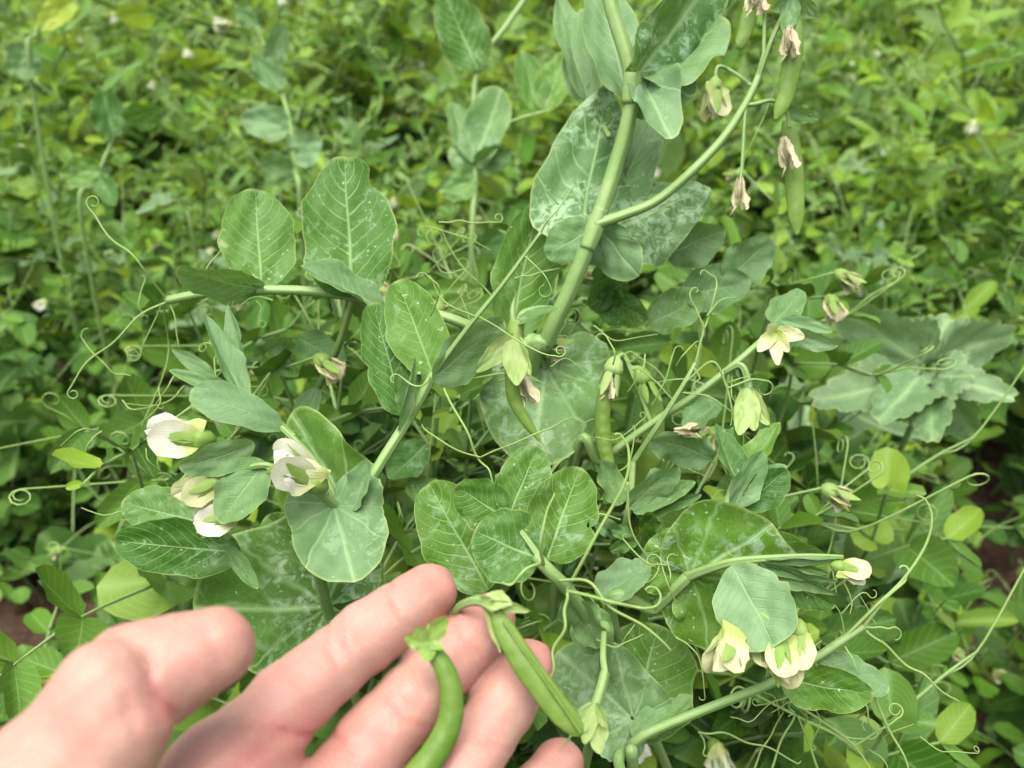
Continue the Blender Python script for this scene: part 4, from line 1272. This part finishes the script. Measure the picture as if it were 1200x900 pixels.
    def groove(p0, p1, depth, width, reach=4.0):
        """a crease along a line of the skin, p0-p1 in camera millimetres"""
        ba = p1 - p0
        t = np.clip(((X - p0[0]) * ba[0] + (Y - p0[1]) * ba[1]) / (ba[:2] @ ba[:2]), 0, 1)
        dd = (X - p0[0] - t * ba[0]) ** 2 + (Y - p0[1] - t * ba[1]) ** 2
        near = np.abs(Z - (p0[2] + t * ba[2])) < 16
        add = np.where(near & (dd < 40 * width * width), depth * np.exp(-dd / (width * width)) * np.sin(np.clip(0.15 + t * 0.85, 0, 1) * math.pi) ** 0.5, 0).astype(np.float32)
        D[:] += add
        np.maximum(Cr, add, out=Cr)

    def gp(x0, y0, x1, y1, d, depth, width):
        groove(cam_mm(x0, y0, d), cam_mm(x1, y1, d), depth, width)
    gp(318, 838, 368, 872, .229, 1.0, 1.0)      # base of the index finger
    gp(372, 742, 412, 798, .240, 0.7, 0.75)
    gp(384, 730, 428, 788, .240, 0.5, 0.7)
    gp(447, 690, 484, 744, .252, 0.6, 0.7)
    gp(455, 808, 502, 852, .248, 0.6, 0.75)
    gp(466, 798, 514, 842, .248, 0.4, 0.7)
    gp(528, 730, 570, 780, .258, 0.55, 0.7)
    gp(555, 850, 602, 882, .252, 0.55, 0.75)
    gp(600, 800, 640, 826, .262, 0.4, 0.7)
    gp(158, 764, 176, 800, .186, 0.7, 0.75)      # the fold of the thumb
    gp(174, 794, 198, 850, .188, 0.7, 0.8)
    gp(148, 770, 164, 808, .181, 0.35, 0.75)
    gp(138, 826, 160, 895, .178, 0.55, 1.3)
    gp(120, 832, 138, 880, .178, 0.3, 0.9)
    gp(212, 772, 244, 814, .190, 0.3, 0.75)
    gp(234, 742, 264, 792, .194, 0.25, 0.7)
    gp(370, 880, 420, 890, .228, 0.7, 1.1)
    gp(250, 905, 330, 880, .212, 0.5, 1.4)
    gp(225, 880, 300, 850, .218, 0.35, 1.0)
    # the skin is never perfectly even
    D += (0.18 * np.sin(X * .33 + Y * .21) * np.sin(Y * .29 - Z * .3) + 0.12 * np.sin(X * .7 - Y * .5 + Z * .4)).astype(np.float32)
    # surface nets
    S = D < 0
    n0, n1, n2 = [q - 1 for q in dims]
    cs = [(i, j, k) for i in (0, 1) for j in (0, 1) for k in (0, 1)]
    cnt = sum(S[i:i + n0, j:j + n1, k:k + n2].astype(np.int8) for i, j, k in cs)
    act = (cnt > 0) & (cnt < 8)
    idx = -np.ones((n0, n1, n2), dtype=np.int64)
    cells = np.argwhere(act)
    idx[act] = np.arange(len(cells))
    acc = np.zeros((len(cells), 3))
    num = np.zeros(len(cells))
    edges = [(a, b) for a in cs for b in cs if a < b and sum(abs(p - q) for p, q in zip(a, b)) == 1]
    for a, b in edges:
        da = D[cells[:, 0] + a[0], cells[:, 1] + a[1], cells[:, 2] + a[2]]
        db = D[cells[:, 0] + b[0], cells[:, 1] + b[1], cells[:, 2] + b[2]]
        cr = (da < 0) != (db < 0)
        t = np.where(cr, da / np.where(cr, da - db, 1), 0)
        p = np.array(a)[None] + t[:, None] * (np.array(b) - np.array(a))[None]
        acc += p * cr[:, None]
        num += cr
    V = lo + h * (cells + acc / num[:, None])
    crease = np.clip(Cr[tuple(cells.T)], 0, .7)
    quads = []
    for axn in range(3):
        o1, o2 = [q for q in range(3) if q != axn]
        s0 = [slice(1, -1)] * 3
        s0[axn] = slice(0, -1)
        s1 = [slice(1, -1)] * 3
        s1[axn] = slice(1, None)
        A, B = S[tuple(s0)], S[tuple(s1)]
        e = np.argwhere(A != B)
        off = np.ones((1, 3), dtype=int)
        off[0, axn] = 0
        e2 = e + off
        inside = A[tuple(e.T)]
        c = []
        for u, w in ((0, 0), (1, 0), (1, 1), (0, 1)):
            q = e2.copy()
            q[:, o1] -= u
            q[:, o2] -= w
            c.append(idx[tuple(np.clip(q, 0, np.array((n0, n1, n2)) - 1).T)])
        q = np.stack(c, 1)
        flip = inside if axn != 1 else ~inside
        q[~flip] = q[~flip][:, ::-1]
        quads.append(q)
    Q = np.concatenate(quads)
    Q = Q[(Q >= 0).all(1)]
    # redness: finger tips, creases, joints, palm edge; crease shade painted in as well
    red = np.zeros(len(V))
    for nm, r, s in (('i3', 11, .55), ('m3', 11, .6), ('r3', 10, .65), ('l3', 10, .6), ('t4', 12, .35), ('i1', 12, .30), ('m1', 11, .30), ('r1', 11, .3), ('i2', 9, .18), ('m2', 9, .2)):
        red += s * np.exp(-(((V - C[nm]) ** 2).sum(1)) / (r * r * 1.6))
    for x, y, d, r, s in ((194, 836, .188, 5, .55), (172, 792, .186, 4, .4), (360, 866, .230, 6, .6), (330, 880, .215, 14, .35), (420, 900, .225, 14, .4), (270, 900, .212, 14, .25), (150, 860, .168, 10, .15)):
        red += s * np.exp(-(((V - cam_mm(x, y, d)) ** 2).sum(1)) / (r * r))
    red += crease * 0.75
    V = V / 1000.0
    Wm = np.array(((RIGHT.x, UP.x, -FWD.x), (RIGHT.y, UP.y, -FWD.y), (RIGHT.z, UP.z, -FWD.z)))
    org = np.array(P(300, 850, .23))
    Wv = V @ Wm.T + np.array(CAM) - org
    me = bpy.data.meshes.new('hand')
    me.from_pydata(Wv.tolist(), [], Q.tolist())
    me.attributes.new('red', 'FLOAT', 'POINT').data.foreach_set('value', np.clip(red, 0, 1).astype(np.float32))
    me.polygons.foreach_set('use_smooth', np.ones(len(me.polygons), dtype=bool))
    me.materials.append(M['skin'])
    me.update()
    import bmesh
    bm = bmesh.new()
    bm.from_mesh(me)
    bmesh.ops.recalc_face_normals(bm, faces=bm.faces)
    bmesh.ops.smooth_vert(bm, verts=bm.verts, factor=0.3, use_axis_x=True, use_axis_y=True, use_axis_z=True)
    bm.to_mesh(me)
    bm.free()
    o = put('hand', me, Matrix.Translation(Vector(org)))
    return tag(o, 'bare open hand, palm up, fingers spread under the pea pods, thumb bent', 'hand')


hand = build_hand()

# --- the pods that lie on the fingers
PD = [(503, 757, .2455), (520, 782, .2435), (529, 812, .242), (527, 845, .2405), (512, 878, .238), (484, 915, .233), (455, 950, .229)]
g, _ = pod_geo(pts(PD), [(0, .0015), (.08, .0022), (.35, .0028), (.8, .0034), (1, .0028)], 0.7, 9)
picked = thing('pea_pod', P(484, 915, .233), 'curved green pea pod with star of sepals lying across the middle fingers', 'pea pod')
put('shell', g.mesh('shell', 'pod'), None, picked)
for t, w, r in (((523, 722), 26, 15), ((474, 748), 24, -20), ((500, 776), 24, 20), ((488, 733), 14, 0), ((520, 760), 14, -30)):
    hero_leaf(picked, (502, 752, .2435), (*t, .2415), w, r, 'leaf', 0.1, .8, fold=.3, curl=.7, name='sepal', a=.5, bb=.6).data.materials[0] = M['sepal']

PD2 = [(580, 716, .257), (597, 748, .254), (622, 788, .2515), (650, 825, .2505), (672, 850, .2495), (682, 862, .249)]
held = thing('pea_pod', P(680, 860, .25), 'straight flat green pea pod with pale sepals resting on the ring fingertip', 'pea pod')
g, _ = pod_geo(pts(PD2), [(0, .0016), (.1, .0026), (.35, .0033), (.7, .0032), (.92, .0016), (1, .0006)], 0.38, 7)
put('shell', g.mesh('shell', 'pod'), None, held)
rim = spline([p + (CAM - p).normalized() * 0.0008 for p in pts([(590, 728, .2545), (614, 764, .2525), (643, 804, .2505), (669, 842, .249), (682, 861, .2485)])], 24)
local_mesh_tube('seam', rim, [.0004, .0006, .0005], 'pod', held, 6)
for t, w, r in (((588, 768), 16, 60), ((600, 708), 30, -30), ((622, 716), 18, 40), ((575, 700), 18, 20)):
    hero_leaf(held, (566, 704, .258), (*t, .2545), w, r, 'leaf', 0.1, .9, fold=.45, curl=.3, name='sepal', a=.5, bb=.6).data.materials[0] = M['pale_sepal']
local_mesh_tube('pedicel', spline(pts([(582, 716, .257), (565, 704, .259), (548, 706, .262), (535, 715, .268), (520, 740, .285)]), 20), [.0019, .0013, .0012], 'stem', held, 8)
# ================================================================== THE FIELD BEHIND
LEAF_LIB, STIP_LIB = [], []
for k in range(10):
    q = random.Random(300 + k)
    LEAF_LIB.append(leaflet(1.0, q.uniform(.45, .75), q.uniform(.38, .5), q.uniform(.42, .55), 8, 5, q.uniform(.1, .85), q.uniform(-.5, .9), q.uniform(.05, .2), 700 + k, 0.0, max(0, q.uniform(-.4, .75))))
for k in range(8):
    q = random.Random(400 + k)
    STIP_LIB.append(fan_leaf(stip_profile(1.0, k % 2 == 1), 4, 17, q.uniform(.1, .4), q.uniform(-.3, .5), .08, 800 + k, 0.0, 0.0, max(0, q.uniform(-.3, .8))))
LEAF_LOW = [leaflet(1.0, .66 + .02 * k, .45, .5, 5, 3, .15 + .05 * k, -.2 + .12 * k, .08, 720 + k) for k in range(6)]
LEAF_LOW = [leaflet(1.0, .34 + .07 * k, .45, .5, 5, 3, .1 + .13 * k, -.4 + .25 * k, .12, 720 + k) for k in range(6)]
LEAF_LOW += [leaflet(1.15, .24 + .06 * k, .5, .6, 6, 3, .6, .5 - .5 * k, .3, 740 + k) for k in range(4)] + [fan_leaf(stip_profile(1.0, k == 1), 3, 9, .4, .5 - k, .12, 750 + k) for k in range(2)]
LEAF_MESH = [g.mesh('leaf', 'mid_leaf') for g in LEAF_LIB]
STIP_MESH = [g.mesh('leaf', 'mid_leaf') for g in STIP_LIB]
PETAL_MESH, CALYX_MESH = None, None


def orient(base, direction, up, roll=0.0):
    y = Vector(direction).normalized()
    z = Vector(up)
    z = (z - y * z.dot(y)).normalized()
    z = Quaternion(y, roll) @ z
    m = Matrix((y.cross(z), y, z)).transposed().to_4x4()
    m.translation = base
    return m


def plant_plan(sd, height, spread=1.0, size=1.0, gap=0.042):
    """stem path, petioles, tendrils, leaf placements and blossoms of one pea plant rooted at the origin"""
    q = random.Random(sd)
    leanx, leany = q.uniform(-.35, .35) * spread, q.uniform(-.35, .35) * spread
    n = 9
    path = [Vector((leanx * height * (t / n) ** 1.4 + q.uniform(-.012, .012), leany * height * (t / n) ** 1.4 + q.uniform(-.012, .012), height * (t / n) - 0.01)) for t in range(n + 1)]
    sp = spline(path, 46)
    stems, tends, leaves, blooms = [(sp, [0.0022, 0.0018, 0.0009])], [], [], []
    nodes = int(height / gap)
    az = q.uniform(0, 6.28)
    for k in range(2, nodes + 1):
        u = k / nodes
        c = Vector(sp[min(45, int(u * 45))])
        az += math.pi + q.uniform(-.6, .6)
        s = size * (0.75 + 0.35 * math.sin(math.pi * min(u * 1.15, 1))) * (1.0 if u < .9 else .65)
        out = Vector((math.cos(az), math.sin(az), 0))
        for sg in (-1, 1):
            a2 = az + sg * q.uniform(.7, 1.2)
            d = Vector((math.cos(a2), math.sin(a2), q.uniform(-.2, 1.0)))
            leaves.append(('stip', q.randrange(8), orient(c + d * 0.002, d, (0, 0, 1), q.uniform(-.8, .8)), s * q.choice([.02, .03, .038, .046, .055])))
        L = s * q.uniform(.035, .06)
        el = q.uniform(.25, .85)
        d = out * math.cos(el) + Vector((0, 0, math.sin(el)))
        e1 = c + d * L
        e2 = e1 + (d + Vector((0, 0, -.25))).normalized() * L * .7
        stems.append((spline([c, e1, e2], 9), [0.0010, 0.0008, 0.0006]))
        for base, sc in ((e1, 1.0), (e2, .85)):
            for sg in (-1, 1):
                if q.random() < .12:
                    continue
                a2 = az + sg * q.uniform(.7, 1.3)
                dd = Vector((math.cos(a2), math.sin(a2), q.uniform(-.45, 1.1)))
                leaves.append(('leaf', q.randrange(10), orient(base, dd, (0, 0, 1), q.uniform(-.9, .9)), s * sc * q.choice([.016, .022, .03, .038, .045, .055])))
        if u > .35 and q.random() < .8:
            t1 = e2 + (d + Vector((q.uniform(-.4, .4), q.uniform(-.4, .4), q.uniform(-.2, .5)))).normalized() * q.uniform(.03, .06)
            p = list(spline([e1, e2, t1], 8))
            cc = coil(t1, t1 - e2, (q.uniform(-1, 1), q.uniform(-1, 1), q.uniform(-1, 1)), q.uniform(.003, .007), q.uniform(.6, 1.6), n=14)
            tends.append((np.array([tuple(x) for x in p] + [tuple(x) for x in cc]), [0.0006, 0.0005, 0.0003]))
            if q.random() < .7:
                t2 = e2 + (d + Vector((q.uniform(-.9, .9), q.uniform(-.9, .9), q.uniform(-.3, .5)))).normalized() * q.uniform(.02, .05)
                cc = coil(t2, t2 - e2, (q.uniform(-1, 1), q.uniform(-1, 1), q.uniform(-1, 1)), q.uniform(.003, .006), q.uniform(.5, 1.3), n=12)
                tends.append((np.array([tuple(e2), tuple((e2 + t2) / 2 + Vector((0, 0, .003))), tuple(t2)] + [tuple(x) for x in cc]), [0.0005, 0.0004, 0.0003]))
        if u > .6 and q.random() < .2:
            fd = Vector((math.cos(az + 2), math.sin(az + 2), .6)).normalized()
            f1 = c + fd * .035
            stems.append((spline([c, c + fd * .02, f1], 6), [0.0007, 0.0006]))
            blooms.append((q.choice(['flower', 'flower', 'pod', 'withered']), orient(f1, fd + Vector((0, 0, -.9)), (fd.x, fd.y, 1)), q.uniform(.8, 1.05)))
    return stems, tends, leaves, blooms


placed = []
FLOWER_LIB = {}
_fl = Geo()
for nm, g, mt in petals('cream', 0.9, 77, 0.35):
    if mt == 'cream':
        _fl.xadd(g, Matrix.Identity(4))
FLOWER_LIB['flower'] = [('blossom', _fl.mesh('blossom', 'petal'))]
FLOWER_LIB['calyx'] = calyx_geo(1.0, spread=.2, sd=9).mesh('calyx', 'sepal')
_pg, _ = pod_geo([(0, 0, 0), (0, .02, .001), (0, .04, 0), (0, .055, -.003)], [(0, .002), (.15, .005), (.6, .0056), (.9, .003), (1, .0006)], .45, 6, facing=(1, 0, 0))
FLOWER_LIB['pod'] = _pg.mesh('pod', 'pod')
_w = Geo()
for k in range(3):
    _w.xadd(leaflet(.016, .012, .5, .35, 7, 5, .9, .3 * (k - 1), .3, 30 + k, rough=.1), Matrix.Rotation(k * 2.1, 4, 'Y'))
FLOWER_LIB['withered'] = _w.mesh('withered_flower', 'dry')


def archetype(sd, height, detailed, size=1.0, shoots=1, spread=1.0, gap=0.042):
    """root + parts at the origin; detailed = every leaf an object, else one foliage part"""
    stems, tends, leaves, blooms = plant_plan(sd, height, spread, size, gap)
    for k in range(1, shoots):
        for a, b in zip((stems, tends, leaves, blooms), plant_plan(sd + 57 * k, height * (1 - .13 * k), 2.2 * spread, size, gap)):
            a += b
    parts = []
    g = Geo()
    for p, r in stems:
        tube(p, r if detailed else [x * 1.35 for x in r], 7 if detailed else 5, geo=g)
    parts.append(('stem', g.mesh('stem', 'stem'), Matrix.Identity(4)))
    if detailed:
        for p, r in tends:
            parts.append(('tendril', tube(p, r, 5).mesh('tendril', 'tendril'), Matrix.Identity(4)))
        for kind, k, m, s in leaves:
            parts.append(('leaf', (LEAF_MESH if kind == 'leaf' else STIP_MESH)[k], m @ Matrix.Scale(s, 4)))
    else:
        g = Geo()
        for p, r in tends:
            tube(p, [x * 1.7 for x in r], 4, geo=g)
        if g.n:
            parts.append(('tendrils', g.mesh('tendrils', 'tendril'), Matrix.Identity(4)))
        g = Geo()
        q = random.Random(sd)
        for kind, k, m, s in leaves:
            g.xadd(LEAF_LOW[(k * 5 + int(s * 1e5)) % len(LEAF_LOW)], m @ Matrix.Scale(s, 4), tint=q.random(), bloom=max(0, q.uniform(-.5, .7)))
        parts.append(('foliage', g.mesh('foliage', ('field_leaf', 'lime_leaf', 'blue_leaf', 'field_leaf')[sd % 4]), Matrix.Identity(4)))
    for kind, m, s in blooms:
        m = m @ Matrix.Scale(s, 4)
        if kind == 'flower':
            parts.append(('flower', FLOWER_LIB['flower'][0][1], m))
            parts.append(('calyx', FLOWER_LIB['calyx'], m))
        elif kind == 'pod':
            parts.append(('pod', FLOWER_LIB['pod'], m))
            parts.append(('calyx', FLOWER_LIB['calyx'], m))
        else:
            parts.append(('withered_flower', FLOWER_LIB['withered'], m))
            parts.append(('calyx', FLOWER_LIB['calyx'], m))
    return parts


def place(parts, name, loc, rz, tilt, scale, label, cat, group):
    root = bpy.data.objects.new(name, None)
    root.empty_display_size = 0.02
    col.objects.link(root)
    root.location = loc
    root.rotation_euler = (tilt[0], tilt[1], rz)
    root.scale = (scale, scale, scale)
    tag(root, label, cat, group)
    for nm, me, m in parts:
        o = bpy.data.objects.new(nm, me)
        o.parent = root
        o.matrix_basis = m
        if nm in ('foliage', 'tendrils'):
            o['kind'] = 'stuff'
        col.objects.link(o)
    return root


def to_px(p):
    v = Vector(p) - CAM
    d = v.dot(FWD)
    return 600 + F * v.dot(RIGHT) / d, 450 - F * v.dot(UP) / d, d


LANDMARKS = [(205, 540, 'the white flowers'), (300, 270, 'the round dark leaf'), (413, 240, 'the notched dark leaf'), (600, 420, 'the faded blossom'), (700, 180, 'the thick stem'),
             (900, 130, 'the hanging pods'), (915, 400, 'the star of cream sepals'), (870, 560, 'the folded tip leaves'), (900, 740, 'the drooping pale leaf'), (1060, 660, 'the forked tendrils'),
             (1085, 430, 'the lobed weed'), (150, 760, 'the thumb'), (520, 690, 'the index fingertip'), (70, 20, 'the yellowed leaf'), (540, 60, 'the lime-topped slender plant'),
             (325, 90, 'the waxy slender plant'), (140, 150, 'the two lime leaves'), (1150, 60, 'the top right corner')]


def where(x, y):
    """the nearest thing one can find in the picture, and on which side of it"""
    X, Y, n = min(LANDMARKS, key=lambda q: (q[0] - x) ** 2 + (q[1] - y) ** 2)
    dx, dy = x - X, y - Y
    if dx * dx + dy * dy < 45 ** 2:
        return 'right behind ' + n
    if abs(dx) > abs(dy):
        return ('right of ' if dx > 0 else 'left of ') + n
    return ('below ' if dy > 0 else 'above ') + n


# --- weed with lobed grey-green leaves
def weed_parts(sd, n, size, height):
    q = random.Random(sd)
    out = []
    top = Vector((q.uniform(-.04, .04), q.uniform(-.04, .04), height))
    sp = spline([Vector((0, 0, -.01)), top * .5 + Vector((.01, 0, 0)), top], 14)
    g = tube(sp, [.0028, .0022, .0015], 7)
    lv = []
    for k in range(n):
        u = .45 + .55 * (k + 1) / n
        c = Vector(sp[min(13, int(u * 13))])
        a = k * 2.4 + q.uniform(-.4, .4)
        d = Vector((math.cos(a), math.sin(a), q.uniform(.1, .7)))
        s = size * q.uniform(.7, 1.1) * (1 if k < n - 2 else .6)
        e = c + d.normalized() * s * .55
        tube(spline([c, (c + e) / 2 + Vector((0, 0, .006)), e], 7), [.0012, .0009], 5, geo=g)
        d2 = Vector((d.x, d.y, q.uniform(-.5, .2)))
        lv.append(('leaf', fan_leaf([(-160, .22), (-120, .42), (-80, .58), (-40, .78), (0, 1.0), (40, .78), (80, .58), (120, .42), (160, .22)], 6, 61, q.uniform(.15, .5), q.uniform(.3, .9), .14, sd + k, lobes=.42, bloom=q.uniform(.25, .55), tint=q.random()).mesh('leaf', 'weed_leaf'),
                   orient(e, d2, (0, 0, 1), q.uniform(-.4, .4)) @ Matrix.Scale(s, 4)))
    return [('stem', g.mesh('stem', 'stem'), Matrix.Identity(4))] + lv


WEEDS = [
         (990, 385, .76, .085, 8, 'lobed weed with broad grey leaves half hidden behind the right pea flowers'),
         (905, 505, .66, .06, 6, 'small lobed weed with grey leaves under the slanting right stem'),
         (1040, 225, 1.25, .08, 7, 'lobed weed with drooping pale leaves in the upper right field'),
         (205, 235, 1.05, .07, 7, 'lobed weed with pale grey leaves left of the round pea leaf'),
         (45, 200, 1.3, .08, 7, 'lobed weed with pale leaves at the left edge of the field'),
         (430, 110, 1.7, .08, 7, 'small pale lobed weed in the blurred middle of the field')]
placed.append(R13)
for k, (X, Y, d, s, n, lab) in enumerate(WEEDS):
    p = P(X, Y, d)
    r = (p.x, p.y, ground_height(p.x, p.y))
    place(weed_parts(5000 + 40 * k, n, s, p.z + .01), 'lobed_weed', r, 0.6 * k, (0, 0), 1.0, lab, 'weed', None)
    placed.append((p.x, p.y))

NEAR = [archetype(1000 + k, 0.32 + 0.04 * k, True, 1.2, 1 + k % 2) for k in range(7)]
TALL = [archetype(1500 + k, 0.50 + 0.045 * k, True, 1.1, 2, .35) for k in range(5)]
FAR = [archetype(2000 + k, 0.38 + 0.04 * k, False, 1.38, 4, 1.1, .038) for k in range(8)]
LOW = [archetype(3000 + k, 0.17 + 0.03 * k, True) for k in range(3)]


def soil_view(x, y, h):
    """would a plant here stand before one of the two patches of bare soil?"""
    for j in range(6):
        X, Y, d = to_px((x, y, h * j / 5))
        if 965 < X < 1195 and 335 < Y < 530 and d < .78:
            return True
        if (-60 < X < 175 and 690 < Y < 960) or (1120 < X < 1260 and 640 < Y < 780):
            return True
    return False


def near_ok(x, y, h):
    """keep the tops of filler plants behind the plants in front, and the two bare patches bare"""
    px_, py_, d = to_px((x, y, h))
    if d < 0.60:
        return False
    gx, gy, gd = to_px((x, y, 0.05))
    return True


qr = random.Random(5)


def scatter(n, xr, yr, mind, test=None):
    out = []
    tries = 0
    while len(out) < n and tries < n * 60:
        tries += 1
        x, y = qr.uniform(*xr), qr.uniform(*yr)
        if test and not test(x, y):
            continue
        if all((x - a) ** 2 + (y - b) ** 2 > mind * mind for a, b in placed):
            placed.append((x, y))
            out.append((x, y))
    return out


def bare(x, y):
    return (-0.80 < x < -0.33 and 0.36 < y < 0.86) or (0.62 < x < 0.95 and 0.75 < y < 1.0)


def in_wedge(x, y):
    return abs(x) < 0.30 + 0.62 * y and not bare(x, y)


# tall plants crowding right behind the ones in front
for x, y in scatter(18, (-.16, .22), (0.37, 0.60), 0.05):
    zmax = 1 - (.465 - .819 * y) / .574 - .05
    k = max([j for j in range(5) if .50 + .045 * j <= zmax] or [0])
    sc = min(1.1, zmax / (.50 + .045 * k))
    X, Y, d = to_px((x, y, .5))
    place(TALL[k], 'pea_plant', (x, y, ground_height(x, y)), qr.uniform(0, 6.28), (qr.uniform(-.05, .08), qr.uniform(-.06, .06)), sc,
          '%s tall pea plant shaded behind front stems, %s' % (('bushy', 'slim')[k % 2], where(X, Y)), 'pea plant', 'shaded pea plants behind the front stems')
# plants close behind the ones in front: every leaf built
for x, y in scatter(78, (-1.1, 1.1), (0.36, 1.25), 0.085, in_wedge):
    k = qr.randrange(7)
    h = 0.32 + 0.04 * k
    sc = qr.uniform(.9, 1.12)
    while k > 0 and not near_ok(x, y, h * sc + .03):
        k -= 1
        h = 0.32 + 0.04 * k
    if not near_ok(x, y, h * sc):
        sc *= .75
    if soil_view(x, y, h * sc):
        continue
    X, Y, d = to_px((x, y, h * .8))
    zone = 'behind the hand and flowers' if y < .62 else 'just behind the front row'
    place(NEAR[k], 'pea_plant', (x, y, ground_height(x, y)), qr.uniform(0, 6.28), (qr.uniform(-.2, .2), qr.uniform(-.2, .2)), sc,
          '%s %s pea plant %s, %s' % (('short', 'short', 'middling', 'middling', 'tall', 'tall', 'tall')[k], ('single-stemmed', 'two-stemmed')[k % 2], zone, where(X, Y)), 'pea plant', 'pea plants %s' % zone)
# low plants round the bare soil
for x, y in scatter(16, (-0.95, 0.95), (0.5, 0.95), 0.07, lambda x, y: abs(x) > .38 and abs(x) < .3 + .62 * y and not (-.75 < x < -.42 and y < .84)):
    X, Y, d = to_px((x, y, .15))
    if -60 < X < 110 and 730 < Y < 960:
        continue
    place(LOW[qr.randrange(3)], 'pea_plant', (x, y, ground_height(x, y)), qr.uniform(0, 6.28), (qr.uniform(-.3, .3), qr.uniform(-.3, .3)), qr.uniform(.9, 1.1),
          'low pea plant by the bare soil, %s' % where(X, Y), 'pea plant', 'low pea plants by the bare soil')
# the blurred rows farther off
for x, y in scatter(215, (-2.6, 2.6), (1.2, 3.6), 0.085, in_wedge):
    X, Y, d = to_px((x, y, .35))
    zone = 'halfway back' if y < 1.9 else 'far back'
    kf, sf = qr.randrange(8), qr.choice([.75, .9, 1.0, 1.1, 1.35])
    place(FAR[kf], 'pea_plant', (x, y, ground_height(x, y)), qr.uniform(0, 6.28), (qr.uniform(-.25, .25), qr.uniform(-.25, .25)), sf,
          'blurred %s %s pea plant %s, %s' % ('low' if sf < .9 else 'tall' if sf > 1.05 else 'middling', ('green', 'lime', 'waxy', 'green')[kf % 4], zone, where(X, Y)), 'pea plant', 'blurred pea plants %s' % zone)

# ------------------------------------------------------------------ the mass of low shoots between the plants, and the rows beyond those one can count
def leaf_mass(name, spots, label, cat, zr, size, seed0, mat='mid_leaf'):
    q = random.Random(seed0)
    small = [leaflet(1.0, .7, .45, .5, 5, 3, .3, .3, .05, 900 + k) for k in range(3)]
    V, Fc, U, Tn, Bl, off = [], [], [], [], [], 0
    for x, y in spots:
        z0, z1 = zr(x, y)
        z = ground_height(x, y) + q.uniform(z0, z1)
        a = q.uniform(0, 6.28)
        m = np.array(orient((x, y, z), (math.cos(a), math.sin(a), q.uniform(-.4, .6)), (q.uniform(-.5, .5), q.uniform(-.5, .5), 1)))
        g = small[q.randrange(3)]
        v = g.v[0] * q.uniform(*size)
        V.append(v @ m[:3, :3].T + m[:3, 3])
        Fc += [tuple(i + off for i in fc) for fc in g.f]
        U.append(g.uv[0])
        Tn.append(np.full(len(v), q.random()))
        Bl.append(np.full(len(v), max(0, q.uniform(-.6, .6))))
        off += len(v)
    g = Geo()
    g.v, g.f, g.uv, g.tint, g.bloom, g.n = V, Fc, U, Tn, Bl, off
    return tag(put(name, g.mesh(name, mat)), label, cat, kind='stuff')


qm = random.Random(8)
sp = []
while len(sp) < 11000:
    y = 0.42 + 2.9 * qm.random() ** 1.1
    x = qm.uniform(-1, 1) * (0.35 + .66 * y)
    if (bare(x, y) or soil_view(x, y, .12)) and qm.random() < .95:
        continue
    sp.append((x, y))
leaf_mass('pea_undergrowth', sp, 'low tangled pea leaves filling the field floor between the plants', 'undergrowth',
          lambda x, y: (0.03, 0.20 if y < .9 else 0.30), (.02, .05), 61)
sp = []
while len(sp) < 7000:
    y = qm.uniform(2.9, 5.2)
    sp.append((qm.uniform(-1, 1) * (0.5 + .7 * y), y))
leaf_mass('far_pea_foliage', sp, 'far rows of pea foliage running together at the top edge', 'foliage', lambda x, y: (0.1, 0.5), (.04, .06), 62, 'field_leaf')

# the rows go on unseen round the camera; leaves added to shade lower plants
sp = []
while len(sp) < 5200:
    x, y = qm.uniform(-1.4, 1.4), qm.uniform(-1.0, 0.30)
    if abs(x) < .22 and y < .05:
        continue
    sp.append((x, y))
leaf_mass('near_pea_foliage', sp, 'unseen pea foliage around the camera, added to shade the lower plants', 'foliage', lambda x, y: (0.05, 0.46), (.03, .06), 63)

# every piece gets mesh data of its own: the renderer then keeps all of them in one search tree, which is several times faster here
for o in list(col.objects):
    if o.type == 'MESH' and o.data.users > 1:
        o.data = o.data.copy()
